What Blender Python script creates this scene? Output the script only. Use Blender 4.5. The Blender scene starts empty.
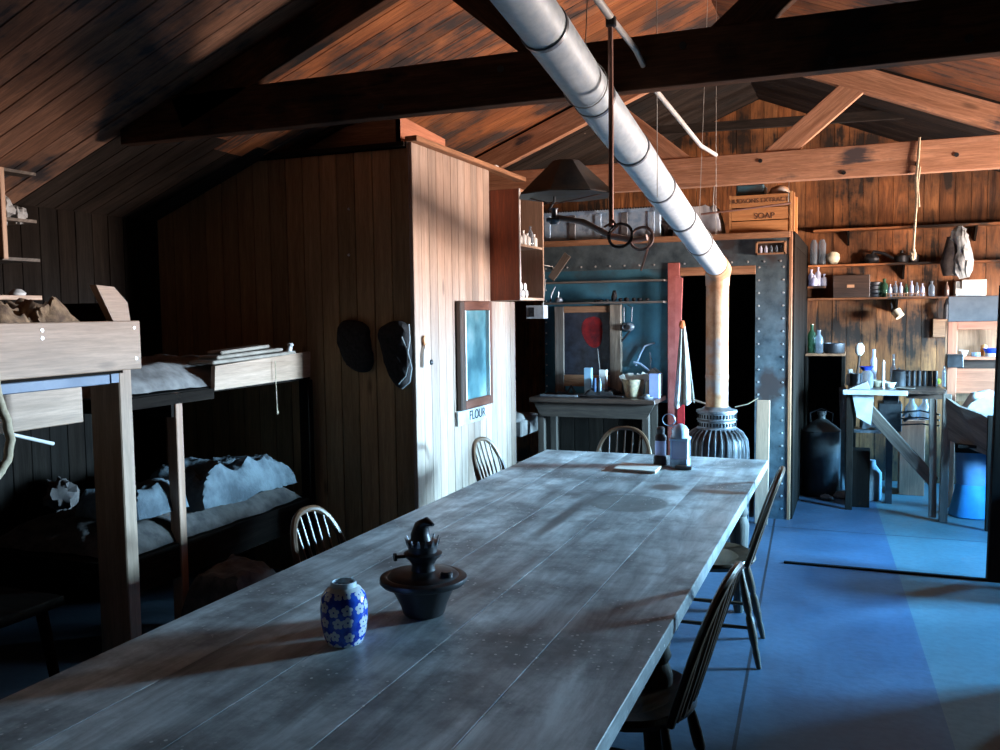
import bpy, bmesh, math, random
from mathutils import Vector, Matrix, noise
SC = bpy.context.scene
COL = SC.collection
PI = math.pi
rnd = random.Random(7)

# ------------------------------------------------------------------ camera
F = 896.0; CH = 1.55
A = math.radians(21.8); P = math.radians(4.04); R = math.radians(0.75)
fw = Vector((-math.sin(A)*math.cos(P), math.cos(A)*math.cos(P), -math.sin(P)))
r0 = Vector((math.cos(A), math.sin(A), 0)); u0 = r0.cross(fw)
rt = r0*math.cos(R) - u0*math.sin(R); up = u0*math.cos(R) + r0*math.sin(R)
cd = bpy.data.cameras.new('camera'); cam = bpy.data.objects.new('camera', cd); COL.objects.link(cam)
cd.sensor_fit = 'HORIZONTAL'; cd.sensor_width = 36; cd.lens = 36*F/1000; cd.clip_start = 0.05
m = Matrix((rt, up, -fw)).transposed().to_4x4(); m.translation = (0, 0, CH); cam.matrix_world = m
SC.camera = cam

def ray(x, y): return fw + rt*((x-500)/F) - up*((y-375)/F)
def atY(x, y, Y):            # measured point of the photo on the plane at depth Y
    d = ray(x, y); k = Y/d.y; return Vector((d.x*k, Y, CH+d.z*k))
def atX(x, y, X):
    d = ray(x, y); k = X/d.x; return Vector((X, d.y*k, CH+d.z*k))
def atZ(x, y, Z):
    d = ray(x, y); k = (Z-CH)/d.z; return Vector((d.x*k, d.y*k, Z))

# ------------------------------------------------------------------ mesh building
ORI = {}
class MB:
    def __init__(s):
        s.bm = bmesh.new(); s.uv = s.bm.loops.layers.uv.new('UVMap')
    def face(s, vs, uvs=None, smooth=False):
        try: f = s.bm.faces.new(vs)
        except ValueError: return None
        f.smooth = smooth
        if uvs:
            for l, q in zip(f.loops, uvs): l[s.uv].uv = q
        return f
    def bar(s, p0, p1, w, h, upv=(0, 0, 1), bevel=0.0, taper=1.0):
        """box from p0 to p1, w across, h along upv; grain follows the length"""
        p0 = Vector(p0); p1 = Vector(p1); d = p1-p0; L = d.length; d.normalize()
        upv = Vector(upv)
        if abs(d.dot(upv)) > .97: upv = Vector((0, 1, 0)) if abs(d.y) < .9 else Vector((1, 0, 0))
        a = d.cross(upv).normalized(); b = a.cross(d).normalized()
        ou, ov = rnd.random()*50, rnd.random()*50
        V = {}
        for i in (0, 1):
            k = 1 if i == 0 else taper
            for j in (0, 1):
                for l in (0, 1):
                    V[i, j, l] = s.bm.verts.new(p0+d*(L*i)+a*(w*k*(j-.5))+b*(h*k*(l-.5)))
        def q(ks):
            uvs = [(ou+k[0]*L, ov+k[1]*w+k[2]*h*1.01) for k in ks]
            return s.face([V[k] for k in ks], uvs)
        fs = [q([(0,0,0),(0,0,1),(0,1,1),(0,1,0)]), q([(1,0,0),(1,1,0),(1,1,1),(1,0,1)]),
              q([(0,0,0),(1,0,0),(1,0,1),(0,0,1)]), q([(0,1,0),(0,1,1),(1,1,1),(1,1,0)]),
              q([(0,0,0),(0,1,0),(1,1,0),(1,0,0)]), q([(0,0,1),(1,0,1),(1,1,1),(0,1,1)])]
        if bevel > 0:
            es = list({e for f in fs for e in f.edges})
            bmesh.ops.bevel(s.bm, geom=es, offset=bevel, segments=1, affect='EDGES')
        return s
    def box(s, x0, x1, y0, y1, z0, z1, bevel=0.0):
        x0, x1 = sorted((x0, x1)); y0, y1 = sorted((y0, y1)); z0, z1 = sorted((z0, z1))
        dx, dy, dz = x1-x0, y1-y0, z1-z0; cx, cy, cz = (x0+x1)/2, (y0+y1)/2, (z0+z1)/2
        if dx >= dy and dx >= dz: return s.bar((x0, cy, cz), (x1, cy, cz), dy, dz, (0, 0, 1), bevel)
        if dy >= dz: return s.bar((cx, y0, cz), (cx, y1, cz), dx, dz, (0, 0, 1), bevel)
        return s.bar((cx, cy, z0), (cx, cy, z1), dx, dy, (0, 1, 0), bevel)
    def planks(s, o, dl, da, L, W, bw, th, gap=.004, back=True, nrm=None, jit=.0):
        """boards of length L along dl laid side by side along da; nrm = visible side"""
        o = Vector(o); dl = Vector(dl).normalized(); da = Vector(da).normalized(); nrm = Vector(nrm).normalized()
        n = max(1, round(W/bw)); bw = W/n
        for i in range(n):
            c = o+da*(bw*(i+.5)) - nrm*(th/2+rnd.random()*jit)
            s.bar(c, c+dl*L, bw-gap, th, nrm, bevel=.0025 if bw < .3 else 0)
        if back:
            c = o+da*(W/2)-nrm*(th+.008); s.bar(c, c+dl*L, W, .012, nrm)
        return s
    def tube(s, pts, r, n=8, cap=True, closed=False, flat=1.0):
        pts = [Vector(p) for p in pts]; N = len(pts); rings = []; run = 0
        rr = r if isinstance(r, (list, tuple)) else [r]*N
        t0 = (pts[1]-pts[0]).normalized()
        a = t0.orthogonal().normalized()
        if flat != 1.0: a = (Vector((0, 0, 1)) - t0*t0.z).normalized() if abs(t0.z) < .95 else Vector((1, 0, 0))
        lens = []
        for i, p in enumerate(pts):
            if closed: t = pts[(i+1) % N]-pts[i-1]
            elif i == 0: t = pts[1]-p
            elif i == N-1: t = p-pts[i-1]
            else: t = pts[i+1]-pts[i-1]
            t.normalize(); a = (a-t*a.dot(t))
            if a.length < 1e-6: a = t.orthogonal()
            a.normalize(); b = t.cross(a)
            if i: run += (p-pts[i-1]).length
            lens.append(run)
            rings.append([s.bm.verts.new(p+(a*math.cos(2*PI*k/n)+b*math.sin(2*PI*k/n)*flat)*rr[i]) for k in range(n)])
        o = rnd.random()*30
        for i in range(N if closed else N-1):
            A_, B_ = rings[i], rings[(i+1) % N]; u1 = lens[i]; u2 = lens[(i+1) % N] if i+1 < N else run+.05
            for k in range(n):
                k2 = (k+1) % n; v1 = o+k*2*PI*rr[i]/n; v2 = o+(k+1)*2*PI*rr[i]/n
                s.face([A_[k], A_[k2], B_[k2], B_[k]], [(u1, v1), (u1, v2), (u2, v2), (u2, v1)], True)
        if cap and not closed:
            s.face(list(reversed(rings[0]))); s.face(rings[-1])
        return s
    def cyl(s, p0, p1, r, r2=None, n=16):
        return s.tube([p0, p1], [r, r if r2 is None else r2], n)
    def lathe(s, c, prof, n=24, axis=(0, 0, 1), sx=1, sy=1, rib=None, ribd=0, jitter=0):
        """prof: (radius, height) pairs from bottom to top, about a vertical axis at c"""
        c = Vector(c); q = Vector((0, 0, 1)).rotation_difference(Vector(axis)); rings = []; o = rnd.random()*9
        for (r, z) in prof:
            if r < 1e-5: rings.append([s.bm.verts.new(c+q @ Vector((0, 0, z)))]); continue
            ring = []
            for k in range(n):
                a = 2*PI*k/n; rr = r
                if rib: rr = r*(1+ribd*math.cos(rib*a))
                if jitter: rr *= 1+jitter*noise.noise(Vector((math.cos(a)*2, math.sin(a)*2, z*9+o)))
                ring.append(s.bm.verts.new(c+q @ Vector((rr*sx*math.cos(a), rr*sy*math.sin(a), z))))
            rings.append(ring)
        run = 0
        for i in range(len(rings)-1):
            a_, b_ = rings[i], rings[i+1]; run2 = run+math.dist(prof[i], prof[i+1])
            for k in range(n):
                k2 = (k+1) % n
                if len(a_) == 1 and len(b_) == 1: continue
                va, vb = k/n, (k+1)/n
                if len(a_) == 1: s.face([a_[0], b_[k2], b_[k]], [(run, va), (run2, vb), (run2, va)], True)
                elif len(b_) == 1: s.face([a_[k], a_[k2], b_[0]], [(run, va), (run, vb), (run2, va)], True)
                else: s.face([a_[k], a_[k2], b_[k2], b_[k]], [(run, va), (run, vb), (run2, vb), (run2, va)], True)
            run = run2
        if len(rings[0]) > 1: s.face(list(reversed(rings[0])))
        if len(rings[-1]) > 1: s.face(rings[-1])
        return s
    def prism(s, poly, ext):
        """polygon (3-D points) pushed along ext"""
        ext = Vector(ext); lo = [s.bm.verts.new(Vector(p)) for p in poly]; hi = [s.bm.verts.new(Vector(p)+ext) for p in poly]
        n = len(poly); o = rnd.random()*9
        p0 = Vector(poly[0]); L = (Vector(poly[1])-p0); L.normalize()
        nn = ext.normalized(); acr = nn.cross(L)
        uv = lambda p: (o+(Vector(p)-p0).dot(L), o+(Vector(p)-p0).dot(acr))
        s.face(list(reversed(lo)), [uv(p) for p in reversed(poly)]); s.face(hi, [uv(p) for p in poly])
        for i in range(n):
            j = (i+1) % n; a = uv(poly[i]); b = uv(poly[j]); e = ext.length
            s.face([lo[i], lo[j], hi[j], hi[i]], [a, b, (b[0]+e*.1, b[1]+e), (a[0]+e*.1, a[1]+e)])
        return s
    def blob(s, c, rx, ry, rz, amp=.15, freq=3, seg=20, seed=0.0):
        c = Vector(c); rings = []
        for i in range(1, seg//2):
            th = PI*i/(seg//2); ring = []
            for k in range(seg):
                a = 2*PI*k/seg; d = Vector((math.sin(th)*math.cos(a), math.sin(th)*math.sin(a), math.cos(th)))
                kk = 1+amp*noise.noise(d*freq+Vector((seed, seed*2, 0)))*1.6
                ring.append(s.bm.verts.new(c+Vector((d.x*rx, d.y*ry, d.z*rz))*kk))
            rings.append(ring)
        t = s.bm.verts.new(c+Vector((0, 0, rz))); b = s.bm.verts.new(c-Vector((0, 0, rz)))
        for k in range(seg):
            k2 = (k+1) % seg
            s.face([t, rings[0][k], rings[0][k2]], None, True); s.face([b, rings[-1][k2], rings[-1][k]], None, True)
            for i in range(len(rings)-1): s.face([rings[i][k], rings[i+1][k], rings[i+1][k2], rings[i][k2]], None, True)
        return s
    def cloth(s, x0, x1, y0, y1, z, h, amp=.05, freq=4, n=36, seed=0.0, skirt=.0, dome=True):
        """crumpled cloth lying on z with height h, closed underneath"""
        nx = n; ny = max(6, int(n*(y1-y0)/(x1-x0))) ; ny = min(ny, 90)
        g = [[None]*(ny+1) for _ in range(nx+1)]; lo = [[None]*(ny+1) for _ in range(nx+1)]
        for i in range(nx+1):
            for j in range(ny+1):
                u, v = i/nx, j/ny; e = min(u, 1-u, v, 1-v)*2
                k = min(1, (e*3.5))**.5 if dome else 1
                x = x0+(x1-x0)*u; y = y0+(y1-y0)*v
                q = Vector((x*freq+seed, y*freq, seed))
                q = q + Vector((noise.noise(q*.7), noise.noise(q*.7+Vector((9, 1, 4))), 0))*.9
                nz = .45+.75*noise.noise(q) + .38*(.5-abs(noise.noise(q*2.1))*1.6) + .10*noise.noise(q*6)
                jx = .03*noise.noise(Vector((x*5, y*5, seed+9))) if 0 < k < 1 or e == 0 else 0
                zt = z+h*k+amp*(nz-.3)*max(.25, k)
                if e == 0: zt = z-skirt+amp*.3*abs(nz)
                g[i][j] = s.bm.verts.new((x+jx, y+jx, max(zt, z-skirt)))
        for i in range(nx):
            for j in range(ny):
                s.face([g[i][j], g[i+1][j], g[i+1][j+1], g[i][j+1]], None, True)
        rim = [g[i][0] for i in range(nx+1)]+[g[nx][j] for j in range(1, ny+1)]+[g[i][ny] for i in range(nx-1, -1, -1)]+[g[0][j] for j in range(ny-1, 0, -1)]
        s.face(list(reversed(rim)))
        return s
    def build(s, name, mat, parent=None, origin=None):
        bmesh.ops.recalc_face_normals(s.bm, faces=s.bm.faces)
        for e in s.bm.edges:
            if len(e.link_faces) == 2 and e.calc_face_angle(0) > .75: e.smooth = False
        if parent is not None: o = ORI[parent.name]
        elif origin is not None: o = Vector(origin)
        else:
            xs = [v.co for v in s.bm.verts]
            o = Vector(((min(v.x for v in xs)+max(v.x for v in xs))/2, (min(v.y for v in xs)+max(v.y for v in xs))/2, min(v.z for v in xs)))
        for v in s.bm.verts: v.co -= o
        me = bpy.data.meshes.new(name); s.bm.to_mesh(me); s.bm.free()
        ob = bpy.data.objects.new(name, me); COL.objects.link(ob); me.materials.append(mat)
        if parent is not None: ob.parent = parent
        else: ob.location = o
        ORI[ob.name] = o
        return ob
def tag(o, label, cat, group=None):
    o['label'] = label; o['category'] = cat
    if group: o['group'] = group
    return o
def thing(name, label, cat, loc=(0, 0, 0), group=None):
    o = bpy.data.objects.new(name, None); COL.objects.link(o); o.location = loc; o.empty_display_size = .1
    ORI[o.name] = Vector(loc); return tag(o, label, cat, group)
def struct(o, label=None):
    o['kind'] = 'structure'
    if label: o['label'] = label
    return o
def sroot(name, loc=(0, 0, 0), label=None):
    o = bpy.data.objects.new(name, None); COL.objects.link(o); o.location = loc
    ORI[o.name] = Vector(loc); return struct(o, label)
def dup(root, loc, rotz=0, label=None, group=None, scale=None):
    r = root.copy(); COL.objects.link(r); r.location = loc; r.rotation_euler = (0, 0, rotz)
    if scale: r.scale = scale
    if label: r['label'] = label
    if group: r['group'] = group
    for ch in list(root.children):
        c = ch.copy(); COL.objects.link(c); c.parent = r
        for g in ch.children:
            d = g.copy(); COL.objects.link(d); d.parent = c
    return r

# ------------------------------------------------------------------ materials
def nmat(name):
    m = bpy.data.materials.new(name); m.use_nodes = True; nt = m.node_tree
    for n in list(nt.nodes): nt.nodes.remove(n)
    out = nt.nodes.new('ShaderNodeOutputMaterial'); b = nt.nodes.new('ShaderNodeBsdfPrincipled')
    nt.links.new(b.outputs[0], out.inputs[0]); return m, nt, b, out
def N(nt, t, **kw):
    n = nt.nodes.new(t)
    for k, v in kw.items():
        if k.startswith('i_'): n.inputs[k[2:].replace('_', ' ')].default_value = v
        else: setattr(n, k, v)
    return n
def ramp(nt, src, stops):
    r = N(nt, 'ShaderNodeValToRGB'); e = r.color_ramp.elements
    while len(e) > 1: e.remove(e[-1])
    e[0].position = stops[0][0]; e[0].color = (*stops[0][1], 1)
    for p, c in stops[1:]:
        q = e.new(p); q.color = (*c, 1)
    nt.links.new(src, r.inputs[0]); return r.outputs[0]
def g3(v): return (v, v, v)
def mixc(nt, fac, a, b, mode='MIX'):
    m = N(nt, 'ShaderNodeMix', data_type='RGBA', blend_type=mode)
    if isinstance(fac, (int, float)): m.inputs[0].default_value = fac
    else: nt.links.new(fac, m.inputs[0])
    for i, v in ((6, a), (7, b)):
        if isinstance(v, tuple): m.inputs[i].default_value = (*v, 1)
        else: nt.links.new(v, m.inputs[i])
    return m.outputs[2]
def math_(nt, op, a, b=None, c=None):
    m = N(nt, 'ShaderNodeMath', operation=op)
    for i, v in enumerate((a, b, c)):
        if v is None: continue
        if isinstance(v, (int, float)): m.inputs[i].default_value = v
        else: nt.links.new(v, m.inputs[i])
    return m.outputs[0]
def wood(name, light, dark, soot=None, sootamt=0, rough=.65, var=.35, knots=True, grain=16, spec=.3, bump=.25, streak=1.0):
    m, nt, b, out = nmat(name)
    uv = N(nt, 'ShaderNodeUVMap'); geo = N(nt, 'ShaderNodeNewGeometry'); oi = N(nt, 'ShaderNodeObjectInfo')
    off = math_(nt, 'MULTIPLY', geo.outputs['Random Per Island'], 37.0)
    off = math_(nt, 'ADD', off, math_(nt, 'MULTIPLY', oi.outputs['Random'], 11.0))
    mp = N(nt, 'ShaderNodeMapping'); mp.inputs['Scale'].default_value = (1.1, grain, 1)
    nt.links.new(uv.outputs[0], mp.inputs[0])
    n1 = N(nt, 'ShaderNodeTexNoise', noise_dimensions='4D', i_Scale=1.6, i_Detail=5.0, i_Roughness=.62, i_Distortion=.6)
    nt.links.new(mp.outputs[0], n1.inputs['Vector']); nt.links.new(off, n1.inputs['W'])
    n2 = N(nt, 'ShaderNodeTexNoise', noise_dimensions='4D', i_Scale=9.0, i_Detail=4.0, i_Roughness=.7)
    nt.links.new(mp.outputs[0], n2.inputs['Vector']); nt.links.new(off, n2.inputs['W'])
    c = ramp(nt, n1.outputs[0], [(.28, dark), (.5, tuple((x+y)/2 for x, y in zip(light, dark))), (.68, light)])
    fine = ramp(nt, n2.outputs[0], [(.3, g3(1-.45*streak)), (.62, g3(1.0))])
    c = mixc(nt, 1.0, c, fine, 'MULTIPLY')
    vr = ramp(nt, geo.outputs['Random Per Island'], [(0, g3(1-var)), (.5, (1, 1-var*.25, 1-var*.4)), (1, (1, 1, 1))])
    c = mixc(nt, 1.0, c, vr, 'MULTIPLY')
    if knots:
        mk = N(nt, 'ShaderNodeMapping'); mk.inputs['Scale'].default_value = (2.2, 7, 1); nt.links.new(uv.outputs[0], mk.inputs[0])
        vo = N(nt, 'ShaderNodeTexVoronoi', voronoi_dimensions='4D', i_Scale=1.0); nt.links.new(mk.outputs[0], vo.inputs['Vector']); nt.links.new(off, vo.inputs['W'])
        k = ramp(nt, vo.outputs['Distance'], [(.0, g3(.18)), (.09, g3(.45)), (.16, g3(1))]); c = mixc(nt, .85, c, k, 'MULTIPLY')
    if soot:
        tc = N(nt, 'ShaderNodeTexCoord')
        ns = N(nt, 'ShaderNodeTexNoise', i_Scale=1.9, i_Detail=5.0, i_Roughness=.6); nt.links.new(tc.outputs['Object'], ns.inputs['Vector'])
        ad = math_(nt, 'ADD', ns.outputs[0], math_(nt, 'MULTIPLY', math_(nt, 'SUBTRACT', n1.outputs[0], .5), .6))
        f = ramp(nt, ad, [(.62-sootamt*.35, g3(0)), (.74-sootamt*.3, g3(1))]); c = mixc(nt, f, c, soot)
    nt.links.new(c, b.inputs['Base Color']); b.inputs['Roughness'].default_value = rough; b.inputs['Specular IOR Level'].default_value = spec
    bp = N(nt, 'ShaderNodeBump', i_Strength=bump, i_Distance=.004); nt.links.new(n2.outputs[0], bp.inputs['Height']); nt.links.new(bp.outputs[0], b.inputs['Normal'])
    return m
def metal(name, c1, c2, stain=None, rough=.45, met=.75, scale=6, bump=.15):
    m, nt, b, out = nmat(name); tc = N(nt, 'ShaderNodeTexCoord')
    n = N(nt, 'ShaderNodeTexNoise', i_Scale=scale, i_Detail=6.0, i_Roughness=.65); nt.links.new(tc.outputs['Object'], n.inputs['Vector'])
    c = ramp(nt, n.outputs[0], [(.35, c1), (.65, c2)])
    if stain:
        n2 = N(nt, 'ShaderNodeTexNoise', i_Scale=scale*.45, i_Detail=5.0); nt.links.new(tc.outputs['Object'], n2.inputs['Vector'])
        f = ramp(nt, n2.outputs[0], [(.52, g3(0)), (.62, g3(1))]); c = mixc(nt, f, c, stain)
        mm = ramp(nt, f, [(0, g3(met)), (1, g3(met*.3))]); nt.links.new(mm, b.inputs['Metallic'])
    else: b.inputs['Metallic'].default_value = met
    nt.links.new(c, b.inputs['Base Color'])
    rr = ramp(nt, n.outputs[0], [(.3, g3(rough*.8)), (.7, g3(min(1, rough*1.35)))]); nt.links.new(rr, b.inputs['Roughness'])
    bp = N(nt, 'ShaderNodeBump', i_Strength=bump, i_Distance=.01); nt.links.new(n.outputs[0], bp.inputs['Height']); nt.links.new(bp.outputs[0], b.inputs['Normal'])
    return m
def plain(name, c, c2=None, rough=.7, scale=12, bump=.2, spec=.3, met=0, dist=.01):
    m, nt, b, out = nmat(name); tc = N(nt, 'ShaderNodeTexCoord')
    n = N(nt, 'ShaderNodeTexNoise', i_Scale=scale, i_Detail=5.0, i_Roughness=.6); nt.links.new(tc.outputs['Object'], n.inputs['Vector'])
    cc = ramp(nt, n.outputs[0], [(.35, c), (.65, c2 or tuple(x*.75 for x in c))]); nt.links.new(cc, b.inputs['Base Color'])
    b.inputs['Roughness'].default_value = rough; b.inputs['Specular IOR Level'].default_value = spec; b.inputs['Metallic'].default_value = met
    bp = N(nt, 'ShaderNodeBump', i_Strength=bump, i_Distance=dist); nt.links.new(n.outputs[0], bp.inputs['Height']); nt.links.new(bp.outputs[0], b.inputs['Normal'])
    return m
def glassy(name, tint, clear=.6, rough=.08, body=None):
    m, nt, b, out = nmat(name)
    b.inputs['Base Color'].default_value = (*(body or tint), 1); b.inputs['Roughness'].default_value = rough; b.inputs['Specular IOR Level'].default_value = .8
    t = N(nt, 'ShaderNodeBsdfTransparent'); t.inputs[0].default_value = (*tint, 1)
    lw = N(nt, 'ShaderNodeLayerWeight', i_Blend=.35); f = math_(nt, 'MULTIPLY', math_(nt, 'SUBTRACT', 1.0, lw.outputs['Facing']), clear)
    mx = N(nt, 'ShaderNodeMixShader'); nt.links.new(f, mx.inputs[0]); nt.links.new(b.outputs[0], mx.inputs[1]); nt.links.new(t.outputs[0], mx.inputs[2])
    nt.links.new(mx.outputs[0], out.inputs[0]); return m

# ------------------------------------------------------------------ materials of the hut
M = {}
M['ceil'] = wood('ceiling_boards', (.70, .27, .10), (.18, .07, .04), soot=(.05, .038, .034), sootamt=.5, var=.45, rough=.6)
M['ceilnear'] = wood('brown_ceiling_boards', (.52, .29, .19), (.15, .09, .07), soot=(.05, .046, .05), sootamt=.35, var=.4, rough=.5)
M['ceilfar'] = wood('soot_shade_ceiling_boards', (.065, .05, .042), (.02, .017, .015), soot=(.02, .018, .017), sootamt=.3, var=.4, rough=.9, spec=.08)  # far bay's soot, with eave and far-bay shade put into the colour
M['far'] = wood('far_wall_boards', (.66, .27, .10), (.07, .03, .018), soot=(.03, .02, .015), sootamt=.42, var=.55, rough=.55, grain=12)
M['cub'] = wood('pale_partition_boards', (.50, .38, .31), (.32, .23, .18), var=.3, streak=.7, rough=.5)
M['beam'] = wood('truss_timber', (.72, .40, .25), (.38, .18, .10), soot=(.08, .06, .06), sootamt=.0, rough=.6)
M['cubfront'] = wood('shaded_partition_boards', (.50, .33, .175), (.29, .185, .10), var=.3, streak=.7, rough=.7, spec=.15)  # shaded-side copy of the same partition boards, dim front's tone in the colour
M['beamdark'] = wood('shaded_truss_timber', (.17, .085, .05), (.05, .03, .022), soot=(.02, .018, .018), sootamt=.3, rough=.8, spec=.1)  # dark copy of the truss timber, shade of its unlit face in the colour
M['oldwall'] = wood('shade_dark_boards', (.022, .018, .015), (.010, .008, .007), var=.4, rough=.95, spec=.06)  # near-black: the shade on walls and dim parts is put into the colour
M['pale'] = wood('pale_bunk_timber', (.60, .43, .32), (.38, .26, .18), streak=.6, rough=.5)
M['trim'] = wood('wood_trim', (.45, .24, .13), (.22, .11, .06))
M['pink'] = wood('pinkish_shelf_timber', (.62, .27, .16), (.38, .15, .09), streak=.5)
M['brown'] = wood('red_brown_cabinet_wood', (.36, .085, .025), (.16, .035, .015), rough=.4, spec=.5)
M['darkwood'] = wood('dark_stained_wood', (.10, .065, .05), (.03, .02, .016), rough=.35, spec=.55)
M['grey'] = wood('grey_weathered_wood', (.21, .18, .155), (.07, .06, .052))
M['crate'] = wood('crate_boards', (.70, .36, .15), (.42, .18, .07), streak=.6)
M['chair'] = wood('varnished_chair_wood', (.19, .11, .06), (.06, .035, .022), rough=.35, spec=.5, knots=False)
M['steel'] = metal('darkroom_sheet_steel', (.06, .09, .11), (.17, .23, .26), stain=(.05, .04, .04), rough=.4, met=.6)
M['teal'] = metal('teal_painted_sheet', (.035, .13, .20), (.08, .25, .34), stain=(.05, .07, .08), rough=.4, met=.5, scale=4)
M['galv'] = metal('galvanised_pipe', (.50, .60, .68), (.66, .75, .82), rough=.5, met=.1, scale=30, bump=.05)
M['rust'] = metal('rusty_pipe', (.50, .22, .09), (.72, .45, .28), stain=(.45, .40, .38), rough=.5, met=.3, scale=10)
M['iron'] = metal('blackened_iron', (.03, .03, .033), (.07, .07, .075), rough=.42, met=.7)
M['ironlit'] = metal('grey_iron', (.16, .17, .19), (.30, .32, .35), rough=.4, met=.6, scale=20)
M['nail'] = metal('bright_nail_heads', (.7, .7, .7), (.85, .85, .85), rough=.3)
M['rod'] = metal('rusty_rod', (.25, .12, .09), (.4, .22, .17), rough=.5, met=.4)
M['tin'] = metal('pressed_tin', (.30, .48, .70), (.55, .70, .86), stain=(.16, .22, .32), rough=.35, met=.4, scale=18)
M['rope'] = plain('old_rope', (.55, .45, .32), (.4, .31, .2), scale=60)
M['wire'] = plain('pale_wire', (.5, .48, .45), rough=.4)
M['white'] = plain('white_ceramic', (.75, .73, .70), (.62, .6, .57), rough=.3, spec=.5)
M['cloth'] = plain('pale_canvas', (.46, .47, .47), (.28, .29, .30), rough=.9, scale=9)
M['darkcloth'] = plain('dark_wool_blanket', (.13, .11, .10), (.06, .05, .05), rough=.95, scale=14, bump=.5)
M['greycloth'] = plain('grey_wool_blanket', (.28, .25, .23), (.14, .12, .11), rough=.95, scale=10, bump=.5)
M['black'] = plain('black_fur_felt', (.012, .011, .011), (.025, .022, .022), rough=.95, bump=.6, scale=50)
M['paper'] = plain('yellowed_paper', (.7, .68, .62), (.6, .58, .52), rough=.8)
M['glass'] = glassy('clear_glass', (.85, .9, .95), .7, body=(.25, .3, .35))
M['greenglass'] = glassy('green_glass', (.35, .6, .4), .6, body=(.05, .12, .07))
M['blueglass'] = glassy('violet_white_glass', (.75, .8, 1), .35, body=(.6, .62, .75))
M['pane'] = glassy('window_glass', (.96, .97, 1), .96)
M['blue'] = plain('blue_enamel', (.02, .06, .55), (.015, .04, .4), rough=.25, spec=.6)
M['red'] = plain('red_cloth', (.55, .03, .03), (.35, .015, .02), rough=.8)

# floor: worn linoleum sheets in three tones with dark seams
m, nt, b, out = nmat('worn_linoleum')
tc = N(nt, 'ShaderNodeTexCoord'); sp = N(nt, 'ShaderNodeSeparateXYZ'); nt.links.new(tc.outputs['Object'], sp.inputs[0])
n = N(nt, 'ShaderNodeTexNoise', i_Scale=1.6, i_Detail=8.0, i_Roughness=.62); nt.links.new(tc.outputs['Object'], n.inputs['Vector'])
n2 = N(nt, 'ShaderNodeTexNoise', i_Scale=26, i_Detail=4.0); nt.links.new(tc.outputs['Object'], n2.inputs['Vector'])
base = ramp(nt, n.outputs[0], [(.3, (.038, .058, .085)), (.7, (.085, .118, .16))])
warm = ramp(nt, n.outputs[0], [(.3, (.075, .105, .10)), (.7, (.135, .18, .17))])
wx = math_(nt, 'ADD', sp.outputs[0], math_(nt, 'MULTIPLY', sp.outputs[1], .045))
f = math_(nt, 'GREATER_THAN', wx, .49)
c = mixc(nt, f, base, warm)
c = mixc(nt, .5, c, ramp(nt, n2.outputs[0], [(.35, g3(.7)), (.6, g3(1))]), 'MULTIPLY')
s1 = math_(nt, 'LESS_THAN', math_(nt, 'ABSOLUTE', math_(nt, 'ADD', wx, .245)), .007)
s2 = math_(nt, 'LESS_THAN', math_(nt, 'ABSOLUTE', math_(nt, 'SUBTRACT', sp.outputs[1], 6.55)), .006)
s3 = math_(nt, 'LESS_THAN', math_(nt, 'ABSOLUTE', math_(nt, 'ADD', wx, 1.7)), .006)
s = math_(nt, 'MAXIMUM', math_(nt, 'MAXIMUM', s1, s2), s3)
c = mixc(nt, s, c, (.015, .015, .02)); nt.links.new(c, b.inputs['Base Color'])
rr = ramp(nt, n.outputs[0], [(.3, g3(.42)), (.7, g3(.6))]); nt.links.new(rr, b.inputs['Roughness'])
bp = N(nt, 'ShaderNodeBump', i_Strength=.15, i_Distance=.01); nt.links.new(n2.outputs[0], bp.inputs['Height']); nt.links.new(bp.outputs[0], b.inputs['Normal'])
M['floor'] = m

# ------------------------------------------------------------------ room shell
RX = -0.87; SL = .404; ZR = 3.45        # ridge position, roof pitch, ridge height
WL, WR, YN, YF = -4.1, 2.7, -2.6, 8.62
def zc(x): return ZR-SL*abs(x-RX)
f_ = MB(); f_.box(WL-.1, WR+.1, YN-.1, YF+.1, -.1, 0)
struct(f_.build('floor', M['floor'], origin=(0, 0, 0)), 'worn blue grey linoleum floor with dark seams')
# ceiling: boards run down the slope on both sides
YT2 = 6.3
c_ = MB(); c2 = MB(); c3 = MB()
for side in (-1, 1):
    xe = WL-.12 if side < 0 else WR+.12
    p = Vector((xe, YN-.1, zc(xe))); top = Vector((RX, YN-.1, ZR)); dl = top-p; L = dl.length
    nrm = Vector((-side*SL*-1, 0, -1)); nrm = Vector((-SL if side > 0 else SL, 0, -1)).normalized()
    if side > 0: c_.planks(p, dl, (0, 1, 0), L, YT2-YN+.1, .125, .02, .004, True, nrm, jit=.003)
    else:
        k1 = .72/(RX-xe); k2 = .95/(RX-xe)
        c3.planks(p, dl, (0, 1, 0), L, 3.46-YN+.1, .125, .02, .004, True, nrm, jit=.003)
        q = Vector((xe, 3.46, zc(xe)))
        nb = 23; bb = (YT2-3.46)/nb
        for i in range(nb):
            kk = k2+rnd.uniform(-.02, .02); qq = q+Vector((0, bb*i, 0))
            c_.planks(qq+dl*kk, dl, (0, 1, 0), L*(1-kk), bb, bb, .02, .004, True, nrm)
            c2.planks(qq, dl, (0, 1, 0), L*kk, bb, bb, .02, .004, True, nrm)  # dark eave ends stand in for shade, lengths staggered
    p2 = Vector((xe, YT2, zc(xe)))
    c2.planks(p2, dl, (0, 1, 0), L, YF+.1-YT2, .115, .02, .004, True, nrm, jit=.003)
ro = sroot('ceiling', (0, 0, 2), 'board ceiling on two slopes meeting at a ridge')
rc = MB(); rc.bar((RX, YN-.1, ZR+.035), (RX, YF+.1, ZR+.035), .3, .05); rc.build('ridge_cap', M['ceilfar'], ro)
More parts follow.
